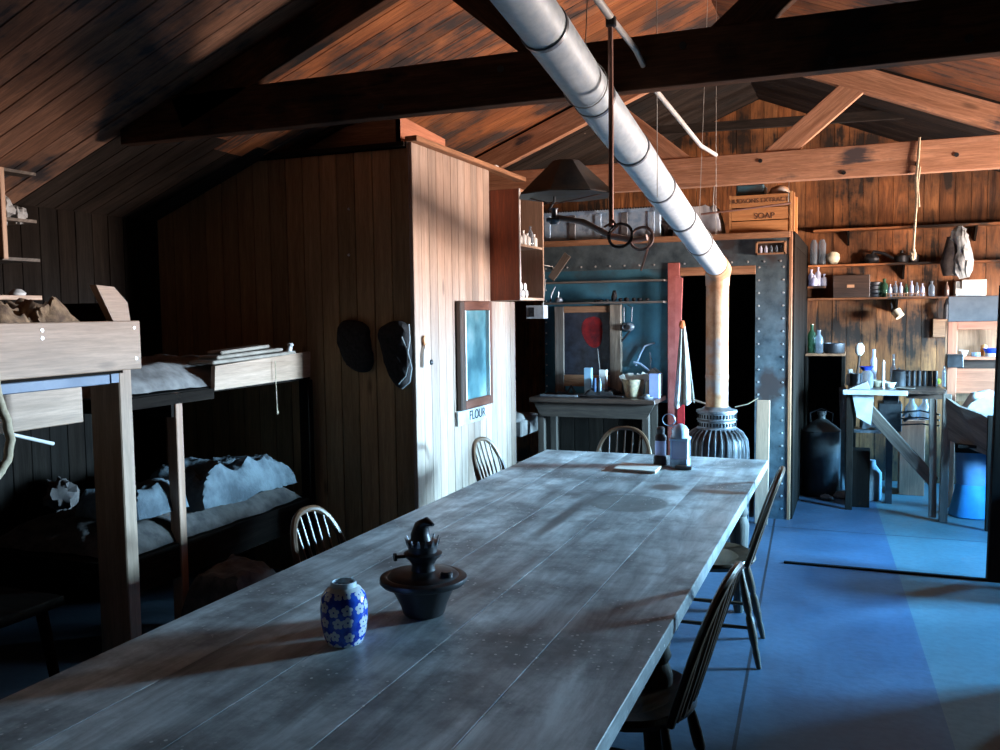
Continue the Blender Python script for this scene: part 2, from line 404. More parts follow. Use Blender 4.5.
c3.build('brown_slope_boards', M['ceilnear'], ro); c_.build('slope_boards', M['ceil'], ro); c2.build('soot_shade_slope_boards', M['ceilfar'], ro)
# far wall (gable)
w = MB(); n = 56; x0 = WL
bw = (WR-WL)/n
for i in range(n):
    xa = WL+bw*i; xb = xa+bw-.004; j = rnd.random()*.004
    w.prism([(xa, YF+j, 0), (xa, YF+j, zc(xa)+.02), (xb, YF+j, zc(xb)+.02), (xb, YF+j, 0)], (0, .03, 0))
w.box(WL-.1, WR+.1, YF+.04, YF+.07, -.05, 3.7)
struct(w.build('wall_far', M['far']), 'far gable wall of vertical orange brown boards')
w = MB()
for i in range(n):
    xa = WL+bw*i; xb = xa+bw-.004
    w.prism([(xa, YN, 0), (xa, YN, zc(xa)+.02), (xb, YN, zc(xb)+.02), (xb, YN, 0)], (0, -.03, 0))
w.box(WL-.1, WR+.1, YN-.04, YN-.07, -.05, 3.7)
struct(w.build('wall_near', M['oldwall']))
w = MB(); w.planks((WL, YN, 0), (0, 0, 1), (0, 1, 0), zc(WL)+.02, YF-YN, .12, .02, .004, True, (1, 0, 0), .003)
struct(w.build('wall_left', M['oldwall']), 'dark board wall behind the bunks')  # left wall's shade comes from its near-black colour
# right wall with its two windows
WINS = [(5.15, 5.95, 1.18, 1.78), (7.3, 7.85, 1.22, 1.76)]
w = MB(); ys = [YN]
def wseg(ya, yb, za, zb): w.planks((WR, ya, za), (0, 0, 1), (0, 1, 0), zb-za, yb-ya, .12, .02, .004, True, (-1, 0, 0), .003)
cur = YN
for ya, yb, za, zb in WINS:
    wseg(cur, ya, 0, zc(WR)+.02); wseg(ya, yb, 0, za); wseg(ya, yb, zb, zc(WR)+.02); cur = yb
wseg(cur, YF, 0, zc(WR)+.02)
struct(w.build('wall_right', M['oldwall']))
for k, (ya, yb, za, zb) in enumerate(WINS):
    r = sroot('window_%d' % (k+1), (WR, (ya+yb)/2, za))
    fm = MB(); t = .05
    fm.box(WR-.02, WR+.06, ya-t, ya+.02, za-t, zb+t); fm.box(WR-.02, WR+.06, yb-.02, yb+t, za-t, zb+t)
    fm.box(WR-.02, WR+.06, ya+.02, yb-.02, za-t, za+.02); fm.box(WR-.02, WR+.06, ya+.02, yb-.02, zb-.02, zb+t)
    fm.box(WR+.01, WR+.03, (ya+yb)/2-.012, (ya+yb)/2+.012, za, zb)
    fm.build('window_frame', M['pale'], r)
    g = MB(); g.box(WR+.03, WR+.033, ya, yb, za, zb); g.build('window_pane', M['pane'], r)
    ld = bpy.data.lights.new('window_portal', 'AREA'); lo = bpy.data.objects.new('window_portal', ld); COL.objects.link(lo)
    ld.shape = 'RECTANGLE'; ld.size = yb-ya; ld.size_y = zb-za; ld.cycles.is_portal = True
    lo.matrix_world = Matrix.Translation((WR+.07, (ya+yb)/2, (za+zb)/2)) @ Matrix(((0, 0, 1, 0), (1, 0, 0, 0), (0, 1, 0, 0), (0, 0, 0, 1)))

# ------------------------------------------------------------------ daylight: blue sky above the horizon, sunlit snow below it
W = bpy.data.worlds.new('daylight'); SC.world = W; W.use_nodes = True; nt = W.node_tree
bg = nt.nodes['Background']; tc = N(nt, 'ShaderNodeTexCoord'); sp = N(nt, 'ShaderNodeSeparateXYZ'); nt.links.new(tc.outputs['Generated'], sp.inputs[0])
v = math_(nt, 'ADD', math_(nt, 'MULTIPLY', sp.outputs[2], .5), .5)
SKY = [(0, (.55, .42, .34)), (.40, (.95, .74, .60)), (.455, (1.2, .95, .78)), (.482, (1.5, 1.3, 1.15)), (.505, (1.3, 1.8, 2.2)), (.55, (1.3, 2.2, 2.9)), (.62, (1.15, 2.4, 3.2)), (.72, (.2, 1.15, 2.5)), (1, (.05, .35, 1.4))]
c = ramp(nt, v, [(p, tuple(x/3.2 for x in q)) for p, q in SKY]); nt.links.new(c, bg.inputs[0]); bg.inputs[1].default_value = 1300
SC.view_settings.view_transform = 'Standard'; SC.view_settings.look = 'None'; SC.view_settings.gamma = 1; SC.view_settings.exposure = 0.12
SC.view_settings.use_curve_mapping = False
try:
    SC.cycles.max_bounces = 6; SC.cycles.diffuse_bounces = 2; SC.cycles.transparent_max_bounces = 12
    SC.cycles.sample_clamp_indirect = 6; SC.cycles.caustics_reflective = False; SC.cycles.caustics_refractive = False
except Exception: pass

# ------------------------------------------------------------------ roof trusses
def truss(Y, label, feet, mat):
    r = sroot('roof_truss', (RX, Y, 2.4), label)
    xe = 2.15
    t = MB(); t.bar((-3.34, Y, 2.485), (1.6, Y, 2.485), .07, .2, (0, 0, 1), .004); t.build('tie_beam', mat, r)
    for sgn in (-1, 1):
        t = MB(); xe = RX+sgn*2.12
        a = Vector((xe, Y, zc(xe)-.1)); b_ = Vector((RX, Y, ZR-.1))
        t.bar(a, b_, .07, .15, (0, 0, 1), .003); t.build('rafter', mat, r)
        t = MB(); t.bar((RX+sgn*(feet[(sgn+1)//2]-.06), Y, 2.53), (RX+sgn*(feet[(sgn+1)//2]+.54), Y, 3.03), .05, .14, (0, 0, 1), .003); t.build('strut', mat, r)
    t = MB()
    for x in (-.1, .33, .55, -.62, -1.9, -1.35, .9, 1.5):
        t.cyl((x, Y-.034, 2.475+.06*math.sin(x*17)), (x, Y-.041, 2.475+.06*math.sin(x*17)), .014, n=8)
    t.build('bolt_heads', M['iron'], r)
    return r
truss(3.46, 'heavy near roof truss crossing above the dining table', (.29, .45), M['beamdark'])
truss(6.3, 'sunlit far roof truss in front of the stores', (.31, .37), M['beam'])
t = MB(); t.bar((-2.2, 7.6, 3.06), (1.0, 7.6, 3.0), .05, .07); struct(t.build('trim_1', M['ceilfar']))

# ------------------------------------------------------------------ cubicle of vertical boards
CX, CY, CZ = -2.3, 4.48, 2.49
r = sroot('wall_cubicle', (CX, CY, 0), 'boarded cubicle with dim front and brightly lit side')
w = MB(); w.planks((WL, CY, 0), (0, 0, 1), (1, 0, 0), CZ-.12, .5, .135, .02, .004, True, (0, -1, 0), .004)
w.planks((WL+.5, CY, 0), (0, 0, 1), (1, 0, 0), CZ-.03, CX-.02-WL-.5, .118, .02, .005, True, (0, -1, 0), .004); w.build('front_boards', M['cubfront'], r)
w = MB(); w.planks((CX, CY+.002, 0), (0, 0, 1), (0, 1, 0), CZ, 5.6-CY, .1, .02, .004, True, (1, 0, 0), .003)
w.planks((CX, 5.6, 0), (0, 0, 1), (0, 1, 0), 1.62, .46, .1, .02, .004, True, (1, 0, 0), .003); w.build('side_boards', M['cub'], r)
w = MB(); w.box(CX-.03, CX+.045, CY-.02, 6.2, CZ, CZ+.03, .003); w.build('top_rail', M['trim'], r)
w = MB(); w.box(CX-.06, CX-.03, 6.03, 6.06, 0, 1.6); w.build('door_post', M['cub'], r)
# darkroom
DY = 6.8; DT = 2.1
r = sroot('wall_darkroom', (-1.4, DY, 0), 'riveted sheet metal darkroom wall around a black doorway')
w = MB(); w.box(-2.33, -1.25, DY, DY+.04, .84, 1.88); w.build('left_panel', M['teal'], r)
w = MB(); w.planks((-2.33, DY, 0), (0, 0, 1), (1, 0, 0), .84, 1.08, .12, .02, .004, True, (0, -1, 0)); w.build('underbench_shade_boards', M['oldwall'], r)  # near-black boards standing in for the shade under the workbench
w = MB(); w.box(-2.33, -.47, DY-.004, DY+.04, 1.86, DT-.04); w.build('header_panel', M['steel'], r)
w = MB(); w.box(-.70, -.47, DY-.002, DY+.04, 0, 1.86); w.build('right_panel', M['steel'], r)
w = MB()
for i in range(20):
    for x in (-.675, -.505): w.lathe((x, DY-.004, .08+i*.093), [(.0085, 0), (.006, .004), (0, .005)], 6, (0, -1, 0))
for i in range(16): w.lathe((-2.25+i*.115, DY-.006, 1.89), [(.0085, 0), (.006, .004), (0, .005)], 6, (0, -1, 0))
for i in range(12): w.lathe((-2.315, DY-.003, .95+i*.085), [(.0075, 0), (.005, .004), (0, .005)], 6, (0, -1, 0))
w.build('rivet_heads', M['nail'], r)
w = MB(); w.box(-2.34, -.46, DY-.03, DY+.05, DT-.045, DT, .003); w.build('top_trim', M['trim'], r)
w = MB(); w.box(-.468, -.445, DY-.012, DY+.03, 0, DT, .003)
w.build('corner_post', M['trim'], r)
w = MB(); w.planks((-.43, DY+.03, 0), (0, 0, 1), (0, 1, 0), DT-.1, YF-DY-.03, .12, .02, .004, True, (1, 0, 0)); w.box(-.468, -.43, DY+.03, YF, DT-.1, DT); w.build('outer_boards', M['oldwall'], r)
w = MB(); w.box(-1.25, -.70, DY-.012, DY+.03, 1.80, 1.862, .003); w.build('door_lintel', M['trim'], r)
w = MB(); w.box(-1.34, -1.25, DY-.02, DY+.03, 0, 1.9, .003); w.build('door_jamb', plain('faded_red_paint', (.42, .13, .11), (.28, .07, .06), rough=.6), r)
w = MB(); w.box(-2.33, -.5, YF-.3, YF-.27, 0, DT); w.box(-2.33, -2.30, DY+.04, YF, 0, DT); w.box(-2.34, -.44, DY, YF, DT-.02, DT-.005); w.build('inner_walls', M['oldwall'], r)

# ------------------------------------------------------------------ table material
m, nt, b, out = nmat('scrubbed_table_top')
uv = N(nt, 'ShaderNodeUVMap'); tc = N(nt, 'ShaderNodeTexCoord'); geo = N(nt, 'ShaderNodeNewGeometry')
mp = N(nt, 'ShaderNodeMapping'); mp.inputs['Scale'].default_value = (.8, 5.5, 1); nt.links.new(uv.outputs[0], mp.inputs[0])
n1 = N(nt, 'ShaderNodeTexNoise', i_Scale=1.7, i_Detail=8.0, i_Roughness=.66, i_Distortion=.4); nt.links.new(mp.outputs[0], n1.inputs['Vector'])
n2 = N(nt, 'ShaderNodeTexNoise', i_Scale=2.6, i_Detail=8.0, i_Roughness=.68); nt.links.new(tc.outputs['Object'], n2.inputs['Vector'])
n3 = N(nt, 'ShaderNodeTexNoise', i_Scale=38, i_Detail=3.0); nt.links.new(tc.outputs['Object'], n3.inputs['Vector'])
c = ramp(nt, n1.outputs[0], [(.3, (.13, .14, .145)), (.5, (.42, .46, .48)), (.66, (.74, .80, .82))])
c = mixc(nt, ramp(nt, n2.outputs[0], [(.44, g3(0)), (.60, g3(.8))]), c, (.11, .115, .12))
c = mixc(nt, 1.0, c, ramp(nt, geo.outputs['Random Per Island'], [(0, g3(.8)), (1, g3(1.1))]), 'MULTIPLY')
# old ring stain and smaller spills (object origin: middle of the table)
def spot(cx, cy, rx, ry, soft=.25):
    sp = N(nt, 'ShaderNodeSeparateXYZ'); nt.links.new(tc.outputs['Object'], sp.inputs[0])
    dx = math_(nt, 'DIVIDE', math_(nt, 'SUBTRACT', sp.outputs[0], cx), rx); dy = math_(nt, 'DIVIDE', math_(nt, 'SUBTRACT', sp.outputs[1], cy), ry)
    d = math_(nt, 'SQRT', math_(nt, 'ADD', math_(nt, 'MULTIPLY', dx, dx), math_(nt, 'MULTIPLY', dy, dy)))
    d = math_(nt, 'ADD', d, math_(nt, 'MULTIPLY', math_(nt, 'SUBTRACT', n2.outputs[0], .5), .5))
    return ramp(nt, d, [(1-soft, g3(1)), (1, g3(0))])
p = atZ(628, 503, .76)
S1 = spot(p.x+1.04, p.y-2.83, .17, .17, .08)
S2 = spot(atZ(665, 487, .76).x+1.04, atZ(665, 487, .76).y-2.83, .09, .10, .5)
S3 = spot(atZ(720, 492, .76).x+1.04, atZ(720, 492, .76).y-2.83, .16, .05, .5)
S4 = spot(atZ(565, 515, .76).x+1.04, atZ(565, 515, .76).y-2.83, .035, .55, .6)
c = mixc(nt, math_(nt, 'MULTIPLY', S1, .8), c, (.13, .14, .14)); c = mixc(nt, math_(nt, 'MULTIPLY', S2, .9), c, (.10, .08, .07))
c = mixc(nt, math_(nt, 'MULTIPLY', S3, .85), c, (.14, .10, .08)); c = mixc(nt, math_(nt, 'MULTIPLY', S4, .85), c, (.10, .10, .10))
vo = N(nt, 'ShaderNodeTexVoronoi', i_Scale=44.0); nt.links.new(tc.outputs['Object'], vo.inputs['Vector'])
sk = math_(nt, 'MULTIPLY', math_(nt, 'LESS_THAN', vo.outputs['Distance'], .16), ramp(nt, n2.outputs[0], [(.50, g3(0)), (.58, g3(1))]))
c = mixc(nt, math_(nt, 'MULTIPLY', sk, .75), c, (.72, .72, .70))
nt.links.new(c, b.inputs['Base Color']); rr = ramp(nt, n2.outputs[0], [(.35, g3(.36)), (.65, g3(.55))]); nt.links.new(rr, b.inputs['Roughness']); b.inputs['Specular IOR Level'].default_value = .45
hh = math_(nt, 'ADD', n1.outputs[0], math_(nt, 'MULTIPLY', n3.outputs[0], .5))
bp = N(nt, 'ShaderNodeBump', i_Strength=.25, i_Distance=.004); nt.links.new(hh, bp.inputs['Height']); nt.links.new(bp.outputs[0], b.inputs['Normal'])
M['table'] = m

# ------------------------------------------------------------------ the long dining table
TX0, TX1, TY0, TY1, TZ = -1.645, -.428, .85, 4.82, .76
t = thing('dining_table', 'long grey scrubbed plank dining table running down the hut', 'table', (-1.04, 2.83, 0))
w = MB(); ws = [.2, .19, .21, .2, .2]; tot = sum(ws); x = TX0
for i, q in enumerate(ws):
    q = q/tot*(TX1-TX0); e = rnd.uniform(-.012, .012)
    w.bar((x+q/2, TY0, TZ-.022), (x+q/2, TY1+e*.3, TZ-.022), q-.0004, .044, (0, 0, 1), .0018); x += q
w.box(TX0+.03, TX1-.03, TY0+.03, TY1-.03, TZ-.048, TZ-.03)
w.build('tabletop', M['table'], t)
w = MB(); w.box(TX0+.09, TX1-.09, TY1-.12, TY1-.09, .62, .712); w.box(TX0+.09, TX1-.09, TY0+.09, TY0+.12, .62, .712)
w.box(TX0+.07, TX0+.10, TY0+.1, TY1-.1, .62, .712); w.box(TX1-.10, TX1-.07, TY0+.1, TY1-.1, .62, .712); w.build('apron', M['grey'], t)
for lx in (TX0+.12, TX1-.12):
    for ly in (TY0+.16, 2.6, TY1-.2):
        w = MB(); w.box(lx-.042, lx+.042, ly-.042, ly+.042, .56, .712, .004)
        w.lathe((lx, ly, 0), [(.022, 0), (.030, .03), (.026, .08), (.034, .11), (.024, .13), (.034, .2), (.046, .36), (.050, .46), (.036, .50), (.046, .52), (.034, .56)], 18)
        w.build('leg', M['grey'], t)

# ------------------------------------------------------------------ hoop-back chairs
def chair(label, group=None):
    t = thing('dining_chair', label, 'chair', (0, 0, 0), group)
    SH = .445
    w = MB(); pts = []
    for k in range(28):
        a = 2*PI*k/28; r = .205*(1+.05*math.cos(2*a)); x = r*math.cos(a); y = r*math.sin(a)*(.98)
        if y < -.13: x *= 1-.3*min(1, (-.13-y)/.08)
        pts.append((x, y))
    lo = [w.bm.verts.new((x*.94, y*.94, SH-.034)) for x, y in pts]; mid = [w.bm.verts.new((x, y, SH-.016)) for x, y in pts]
    hi = [w.bm.verts.new((x*.97, y*.97, SH)) for x, y in pts]; inn = [w.bm.verts.new((x*.6, y*.6, SH-.012)) for x, y in pts]
    for k in range(28):
        j = (k+1) % 28
        for A_, B_ in ((lo, mid), (mid, hi), (hi, inn)): w.face([A_[k], A_[j], B_[j], B_[k]], [(pts[k][0], pts[k][1]), (pts[j][0], pts[j][1]), (pts[j][0]+.02, pts[j][1]), (pts[k][0]+.02, pts[k][1])], True)
    w.face(inn, [(p[0]*.6, p[1]*.6) for p in pts]); w.face(list(reversed(lo)))
    w.build('seat', M['chair'], t)
    H = .405; hw = .185
    def hoop(u):            # u 0..1 around the bow
        a = PI*u; x = -hw*math.cos(a)*(1-.0*math.sin(a)); zz = H*(math.sin(a)**.62 if math.sin(a) > 0 else 0)
        x = -hw*math.copysign(abs(math.cos(a))**.8, math.cos(a))*(1-.12*(1-zz/H)); return Vector((x, -.155-.13*(zz/H)-.015*(1-(x/hw)**2), SH-.01+zz))
    w = MB(); w.tube([hoop(i/30) for i in range(31)], .0125, 8); w.build('hoop_rail', M['chair'], t)
    for k in range(7):
        xb = (-3+k)*.040; xt = (-3+k)*.048
        u = .5; best = min(((abs(hoop(i/200).x-xt), i/200) for i in range(20, 181)))[1]
        w = MB(); b0 = Vector((xb, -.165-.012*(1-(xb/.13)**2), SH-.015)); tp = hoop(best)
        w.tube([b0, b0.lerp(tp, .35), tp], [.0055, .007, .0045], 6); w.build('spindle', M['chair'], t)
    for s in (-1, 1):
        w = MB(); w.tube([(s*.075, -.168, SH-.012), (s*.02, -.235, SH-.02)], .012, 6)
        if s == 1: pass
        w.bm.free()
    feet = {}
    for sx in (-1, 1):
        for sy in (-1, 1):
            a = Vector((sx*.12, sy*.12-.01, SH-.03)); b_ = Vector((sx*.19, sy*.195-.02*(sy < 0), .0)); feet[sx, sy] = (a, b_)
            w = MB(); w.tube([a.lerp(b_, q) for q in (0, .12, .3, .42, .46, .5, .7, .8, .84, 1)], [.012, .014, .019, .018, .012, .018, .019, .013, .016, .011], 9); w.build('leg', M['chair'], t)
    P_ = lambda k, q: feet[k][0].lerp(feet[k][1], q)
    for sx in (-1, 1):
        w = MB(); w.tube([P_((sx, -1), .6), (P_((sx, -1), .6)+P_((sx, 1), .6))/2, P_((sx, 1), .6)], [.007, .011, .007], 8); w.build('stretcher', M['chair'], t)
    a = (P_((-1, -1), .6)+P_((-1, 1), .6))/2; b_ = (P_((1, -1), .6)+P_((1, 1), .6))/2
    w = MB(); w.tube([a, (a+b_)/2, b_], [.007, .011, .007], 8); w.build('stretcher', M['chair'], t)
    return t
ch = chair('dark hoop-back spindle chair standing at the table end nearest the ribbed stove side, facing the room')
# local -y is the back of the chair: rotate so that it points away from the table
ch.location = (-.60, 4.08, 0); ch.rotation_euler = (0, 0, PI/2+.05)
ch['label'] = 'hoop-back chair at the table side on the open floor, its turned legs standing clear'
dup(ch, (-.60, 2.50, 0), PI/2-.07, 'almost black hoop-back chair pushed under the table edge nearest the viewer')
dup(ch, (-1.56, 2.74, 0), -PI/2+.05, 'hoop-back chair with a pale lit rail at the table side by the bunks')
dup(ch, (-1.66, 4.56, 0), -PI/2-.06, 'hoop-back chair between the table and the boarded wall with the mirror')
dup(ch, (-1.29, 4.97, 0), PI+.02, 'hoop-back chair at the far end of the table below the workbench')

# ------------------------------------------------------------------ on the table: jar, burner, lanterns, paper
m, nt, b, out = nmat('blue_blossom_glaze')
uv = N(nt, 'ShaderNodeUVMap'); mp = N(nt, 'ShaderNodeMapping'); mp.inputs['Scale'].default_value = (31, 10.5, 1); nt.links.new(uv.outputs[0], mp.inputs[0])
vo = N(nt, 'ShaderNodeTexVoronoi', voronoi_dimensions='2D', i_Scale=1.0, i_Randomness=.35); nt.links.new(mp.outputs[0], vo.inputs['Vector'])
df = N(nt, 'ShaderNodeVectorMath', operation='SUBTRACT'); nt.links.new(mp.outputs[0], df.inputs[0]); nt.links.new(vo.outputs['Position'], df.inputs[1])
sp = N(nt, 'ShaderNodeSeparateXYZ'); nt.links.new(df.outputs[0], sp.inputs[0])
an = math_(nt, 'ARCTAN2', sp.outputs[1], sp.outputs[0]); pet = math_(nt, 'ADD', .29, math_(nt, 'MULTIPLY', math_(nt, 'ABSOLUTE', math_(nt, 'COSINE', math_(nt, 'MULTIPLY', an, 2.5))), .13))
f = math_(nt, 'LESS_THAN', vo.outputs['Distance'], pet); f2 = math_(nt, 'LESS_THAN', vo.outputs['Distance'], .07)
n = N(nt, 'ShaderNodeTexNoise', i_Scale=1.3, i_Detail=3.0); nt.links.new(mp.outputs[0], n.inputs['Vector'])
c = ramp(nt, n.outputs[0], [(.4, (.012, .045, .42)), (.6, (.03, .12, .68))]); c = mixc(nt, f, c, (.62, .72, .82)); c = mixc(nt, f2, c, (.02, .07, .4))
tc = N(nt, 'ShaderNodeTexCoord'); s2 = N(nt, 'ShaderNodeSeparateXYZ'); nt.links.new(tc.outputs['Object'], s2.inputs[0])
c = mixc(nt, math_(nt, 'GREATER_THAN', s2.outputs[2], .131), c, (.6, .72, .78)); nt.links.new(c, b.inputs['Base Color']); b.inputs['Roughness'].default_value = .14; b.inputs['Specular IOR Level'].default_value = .6
M['jar'] = m
p = atZ(345, 643, .76)
w = MB(); w.lathe((p.x, p.y, .762), [(.036, 0), (.042, .002), (.050, .02), (.056, .055), (.057, .09), (.052, .118), (.040, .134), (.031, .138), (.030, .150), (.026, .150), (.025, .138), (.036, .130), (.048, .115), (.051, .08), (.045, .02), (0, .008)], 40)
tag(w.build('ginger_jar', M['jar']), 'small blue and white porcelain ginger jar with blossom pattern on the table', 'jar')

p = atZ(424, 614, .76); bx, by = p.x, p.y; z0 = .762
t = thing('oil_burner', 'blackened metal lamp burner with wide flange beside the blue jar', 'burner', (bx, by, z0))
w = MB(); w.lathe((bx, by, z0), [(.046, 0), (.050, .006), (.056, .03), (.068, .06), (.078, .082), (.080, .086), (.074, .088), (0, .088)], 36, jitter=.02); w.build('bowl', M['iron'], t)
w = MB(); w.lathe((bx, by, z0), [(.080, .084), (.098, .088), (.104, .096), (.103, .106), (.092, .111), (.085, .109), (.080, .115), (.060, .118), (.030, .124), (0, .124)], 40, jitter=.015); w.build('flange', M['iron'], t)
w = MB(); w.lathe((bx+.066, by-.01, z0+.112), [(.015, 0), (.015, .014), (.011, .018), (0, .018)], 14); w.build('filler_cap', M['iron'], t)
w = MB(); w.lathe((bx, by, z0), [(.030, .120), (.026, .14), (.034, .155), (.044, .165), (.046, .172), (.034, .176), (.034, .186), (.037, .205), (.030, .208), (0, .208)], 28, jitter=.03); bcup = w.build('burner_cup', M['iron'], t)
w = MB()
for k in range(14):
    a = 2*PI*k/14; w.bar((bx+.037*math.cos(a), by+.037*math.sin(a), z0+.196), (bx+.042*math.cos(a), by+.042*math.sin(a), z0+.216), .008, .002, (math.cos(a), math.sin(a), 0), taper=.4)
w.build('crown_prongs', M['ironlit'], bcup)
w = MB(); w.tube([(bx-.002, by, z0+.19), (bx-.006, by, z0+.225), (bx-.001, by, z0+.25), (bx+.014, by-.004, z0+.262), (bx+.034, by-.01, z0+.256)], [.028, .023, .018, .013, .004], 12); w.build('bent_spout', M['iron'], t)
w = MB(); w.tube([(bx-.03, by-.03, z0+.168), (bx-.05, by-.045, z0+.168)], .005, 8); w.lathe((bx-.05, by-.045, z0+.168), [(.011, -.003), (.011, .003)], 12, (-.7, -.6, 0)); w.build('wick_knob', M['iron'], bcup); t.scale = (1.1, 1.1, .94)

lp = atZ(679, 468, .76); lx, ly = lp.x, lp.y+.03; z0 = .762
t = thing('table_lantern', 'tall glass-sided metal lantern with looped handle near the far table end', 'lantern', (lx, ly, z0))
w = MB(); w.box(lx-.044, lx+.044, ly-.044, ly+.044, z0, z0+.045, .004); w.build('base', M['tin'], t)
for sx in (-1, 1):
    for sy in (-1, 1):
        w = MB(); w.box(lx+sx*.039-.004, lx+sx*.039+.004, ly+sy*.039-.004, ly+sy*.039+.004, z0+.045, z0+.135); w.build('corner_post', M['tin'], t)
w = MB()
for s in (-1, 1):
    w.box(lx-.035, lx+.035, ly+s*.038-.001, ly+s*.038+.001, z0+.045, z0+.135); w.box(lx+s*.038-.001, lx+s*.038+.001, ly-.035, ly+.035, z0+.045, z0+.135)
w.build('glass_sides', M['blueglass'], t)
w = MB(); w.box(lx-.047, lx+.047, ly-.047, ly+.047, z0+.135, z0+.148, .002)
w.lathe((lx, ly, z0), [(.044, .148), (.046, .152), (.040, .165), (.042, .185), (.030, .205), (.012, .216), (0, .216)], 20, rib=10, ribd=.04); w.build('hood', M['tin'], t)
w = MB(); w.tube([(lx-.025, ly, z0+.2)]+[(lx-.025-.02*math.sin(a)*0+.032*math.cos(a)-.032, ly, z0+.235+.03*math.sin(a)) for a in [i*PI/8-PI/2 for i in range(0, 17)]], .0025, 6); w.build('handle', M['tin'], t)
lx2, ly2 = lx-.105, ly+.03
t = thing('oil_lamp', 'small dark round lamp with glass chimney touching the tall lantern', 'lamp', (lx2, ly2, z0))
w = MB(); w.lathe((lx2, ly2, z0), [(.034, 0), (.036, .005), (.036, .04), (.030, .05), (0, .05)], 20); w.build('base', M['iron'], t)
w = MB(); w.lathe((lx2, ly2, z0), [(.028, .05), (.029, .12), (.027, .13), (0, .13)], 20); w.build('glass_chimney', M['blueglass'], t)
w = MB(); w.lathe((lx2, ly2, z0), [(.031, .125), (.031, .145), (.02, .158), (.022, .185), (.012, .195), (0, .195)], 20); w.build('cap', M['iron'], t)
w = MB(); w.box(lx-.01, lx+.07, ly-.085, ly-.055, z0, z0+.018, .002)
tag(w.build('match_box', M['darkwood']), 'little dark flat box lying in front of the tall lantern', 'box')
a, b_, c, d = atZ(622, 463, .77), atZ(662, 466, .77), atZ(655, 472, .77), atZ(614, 469, .77)
w = MB(); w.prism([(q.x, q.y, .762) for q in (a, b_, c, d)], (0, 0, .012))
tag(w.build('notebook', M['paper']), 'thin pale booklet lying flat near the table lanterns', 'book')

# ------------------------------------------------------------------ flue pipe
t = thing('stove', 'ribbed round iron stove with perforated collar and tall flue', 'stove', (-.83, 5.93, 0))
sx, sy = -.85, 5.93
w = MB(); w.lathe((sx, sy, 0), [(.14, .04), (.19, .06), (.195, .10), (.195, .64), (.187, .70), (.160, .745), (.125, .77), (0, .77)], 40); w.build('body', M['iron'], t)
for k in range(30):
    a = 2*PI*k/30; ca, sa = math.cos(a), math.sin(a); w = MB()
    w.tube([(sx+r_*ca, sy+r_*sa, z_) for r_, z_ in ((.201, .10), (.207, .40), (.205, .63), (.195, .70), (.166, .748), (.130, .772))], .0045, 5)
    w.build('rib', M['ironlit'], t)
w = MB(); w.lathe((sx, sy, 0), [(.128, .765), (.132, .775), (.122, .782), (.122, .825), (.130, .830), (.122, .836), (.122, .875), (.132, .880), (.130, .893), (.10, .898), (.08, .915), (0, .915)], 36); coll = w.build('collar', M['ironlit'], t)
w = MB()
for zz in (.803, .856):
    for k in range(36):
        a = 2*PI*k/36; w.box(sx+.1225*math.cos(a)-.004, sx+.1225*math.cos(a)+.004, sy+.1225*math.sin(a)-.004, sy+.1225*math.sin(a)+.004, zz-.012, zz+.012)
w.build('collar_slots', M['black'], coll)
for k in range(4):
    a = PI/4+k*PI/2; w = MB(); w.tube([(sx+.14*math.cos(a), sy+.14*math.sin(a), .07), (sx+.17*math.cos(a), sy+.17*math.sin(a), 0)], [.02, .016], 8); w.build('foot', M['iron'], t)
E0, E1 = Vector((-.84, 5.95, 1.80)), Vector((-.885, 2.1, 2.475))
w = MB(); w.tube([(sx, sy, .915), (sx, sy+.01, 1.73)], .072, 24); w.tube([(sx, sy, 1.1), (sx, sy, 1.12)], .075, 24); w.build('upright_flue', M['rust'], t)
w = MB(); w.tube([(sx, sy+.01, 1.70), (sx, sy+.015, 1.765), (-.84, 5.95-.03, 1.80), E0.lerp(E1, .03), E0.lerp(E1, .045)], [.076, .079, .081, .078, .077], 24); w.build('flue_elbow', M['rust'], t)
t = thing('flue_pipe', 'long pale sheet metal flue sloping up beneath the roof from the stove', 'pipe', tuple(E0))
nseg = 7
for k in range(nseg):
    a = .045+(.955/nseg)*k; e = a+.955/nseg+.01; jog = Vector((0, 0, .006*(-1)**k))
    w = MB(); w.tube([E0.lerp(E1, a)+jog*.3, E0.lerp(E1, e)-jog*.3], [.0715, .0745], 28); w.build('pipe_section', M['galv'], t)
for k in range(1, nseg):
    a = .045+(.955/nseg)*k; w = MB(); w.tube([E0.lerp(E1, a+.0085), E0.lerp(E1, a+.0125)], .0765, 28); w.build('joint_band', M['ironlit'], t)
for x_, y_ in ((-.80, 3.0), (-.82, 5.2)):
    k = (E0.y-y_)/(E0.y-E1.y); q = E0.lerp(E1, k)
    pts = [(q.x+.079*math.sin(a)*1, y_, q.z+.079*math.cos(a)) for a in [2*PI*i/20 for i in range(21)]]
    w = MB(); w.tube(pts, .002, 5, closed=False)
    zt = zc(RX+.04)-.02; w.tube([(q.x, y_, q.z+.079), (q.x+.05, y_, zt)], .0018, 5)
    tag(w.build('hanging_wire', M['wire']), 'thin wire holding up the flue pipe %s' % ('near the lamp rod' if y_ < 4 else 'near the far truss'), 'wire')
for (xx, yy, zb) in ((-.76, 3.62, 2.0), (-.815, 5.6, 2.0)):
    w = MB(); w.tube([(xx, yy, zc(xx)-.01), (xx+.003, yy, zb)], .0016, 5)
    tag(w.build('loose_wire', M['wire']), 'thin vertical wire hanging free behind the %s' % ('near truss' if yy < 4 else 'far truss, right of the flue'), 'wire')

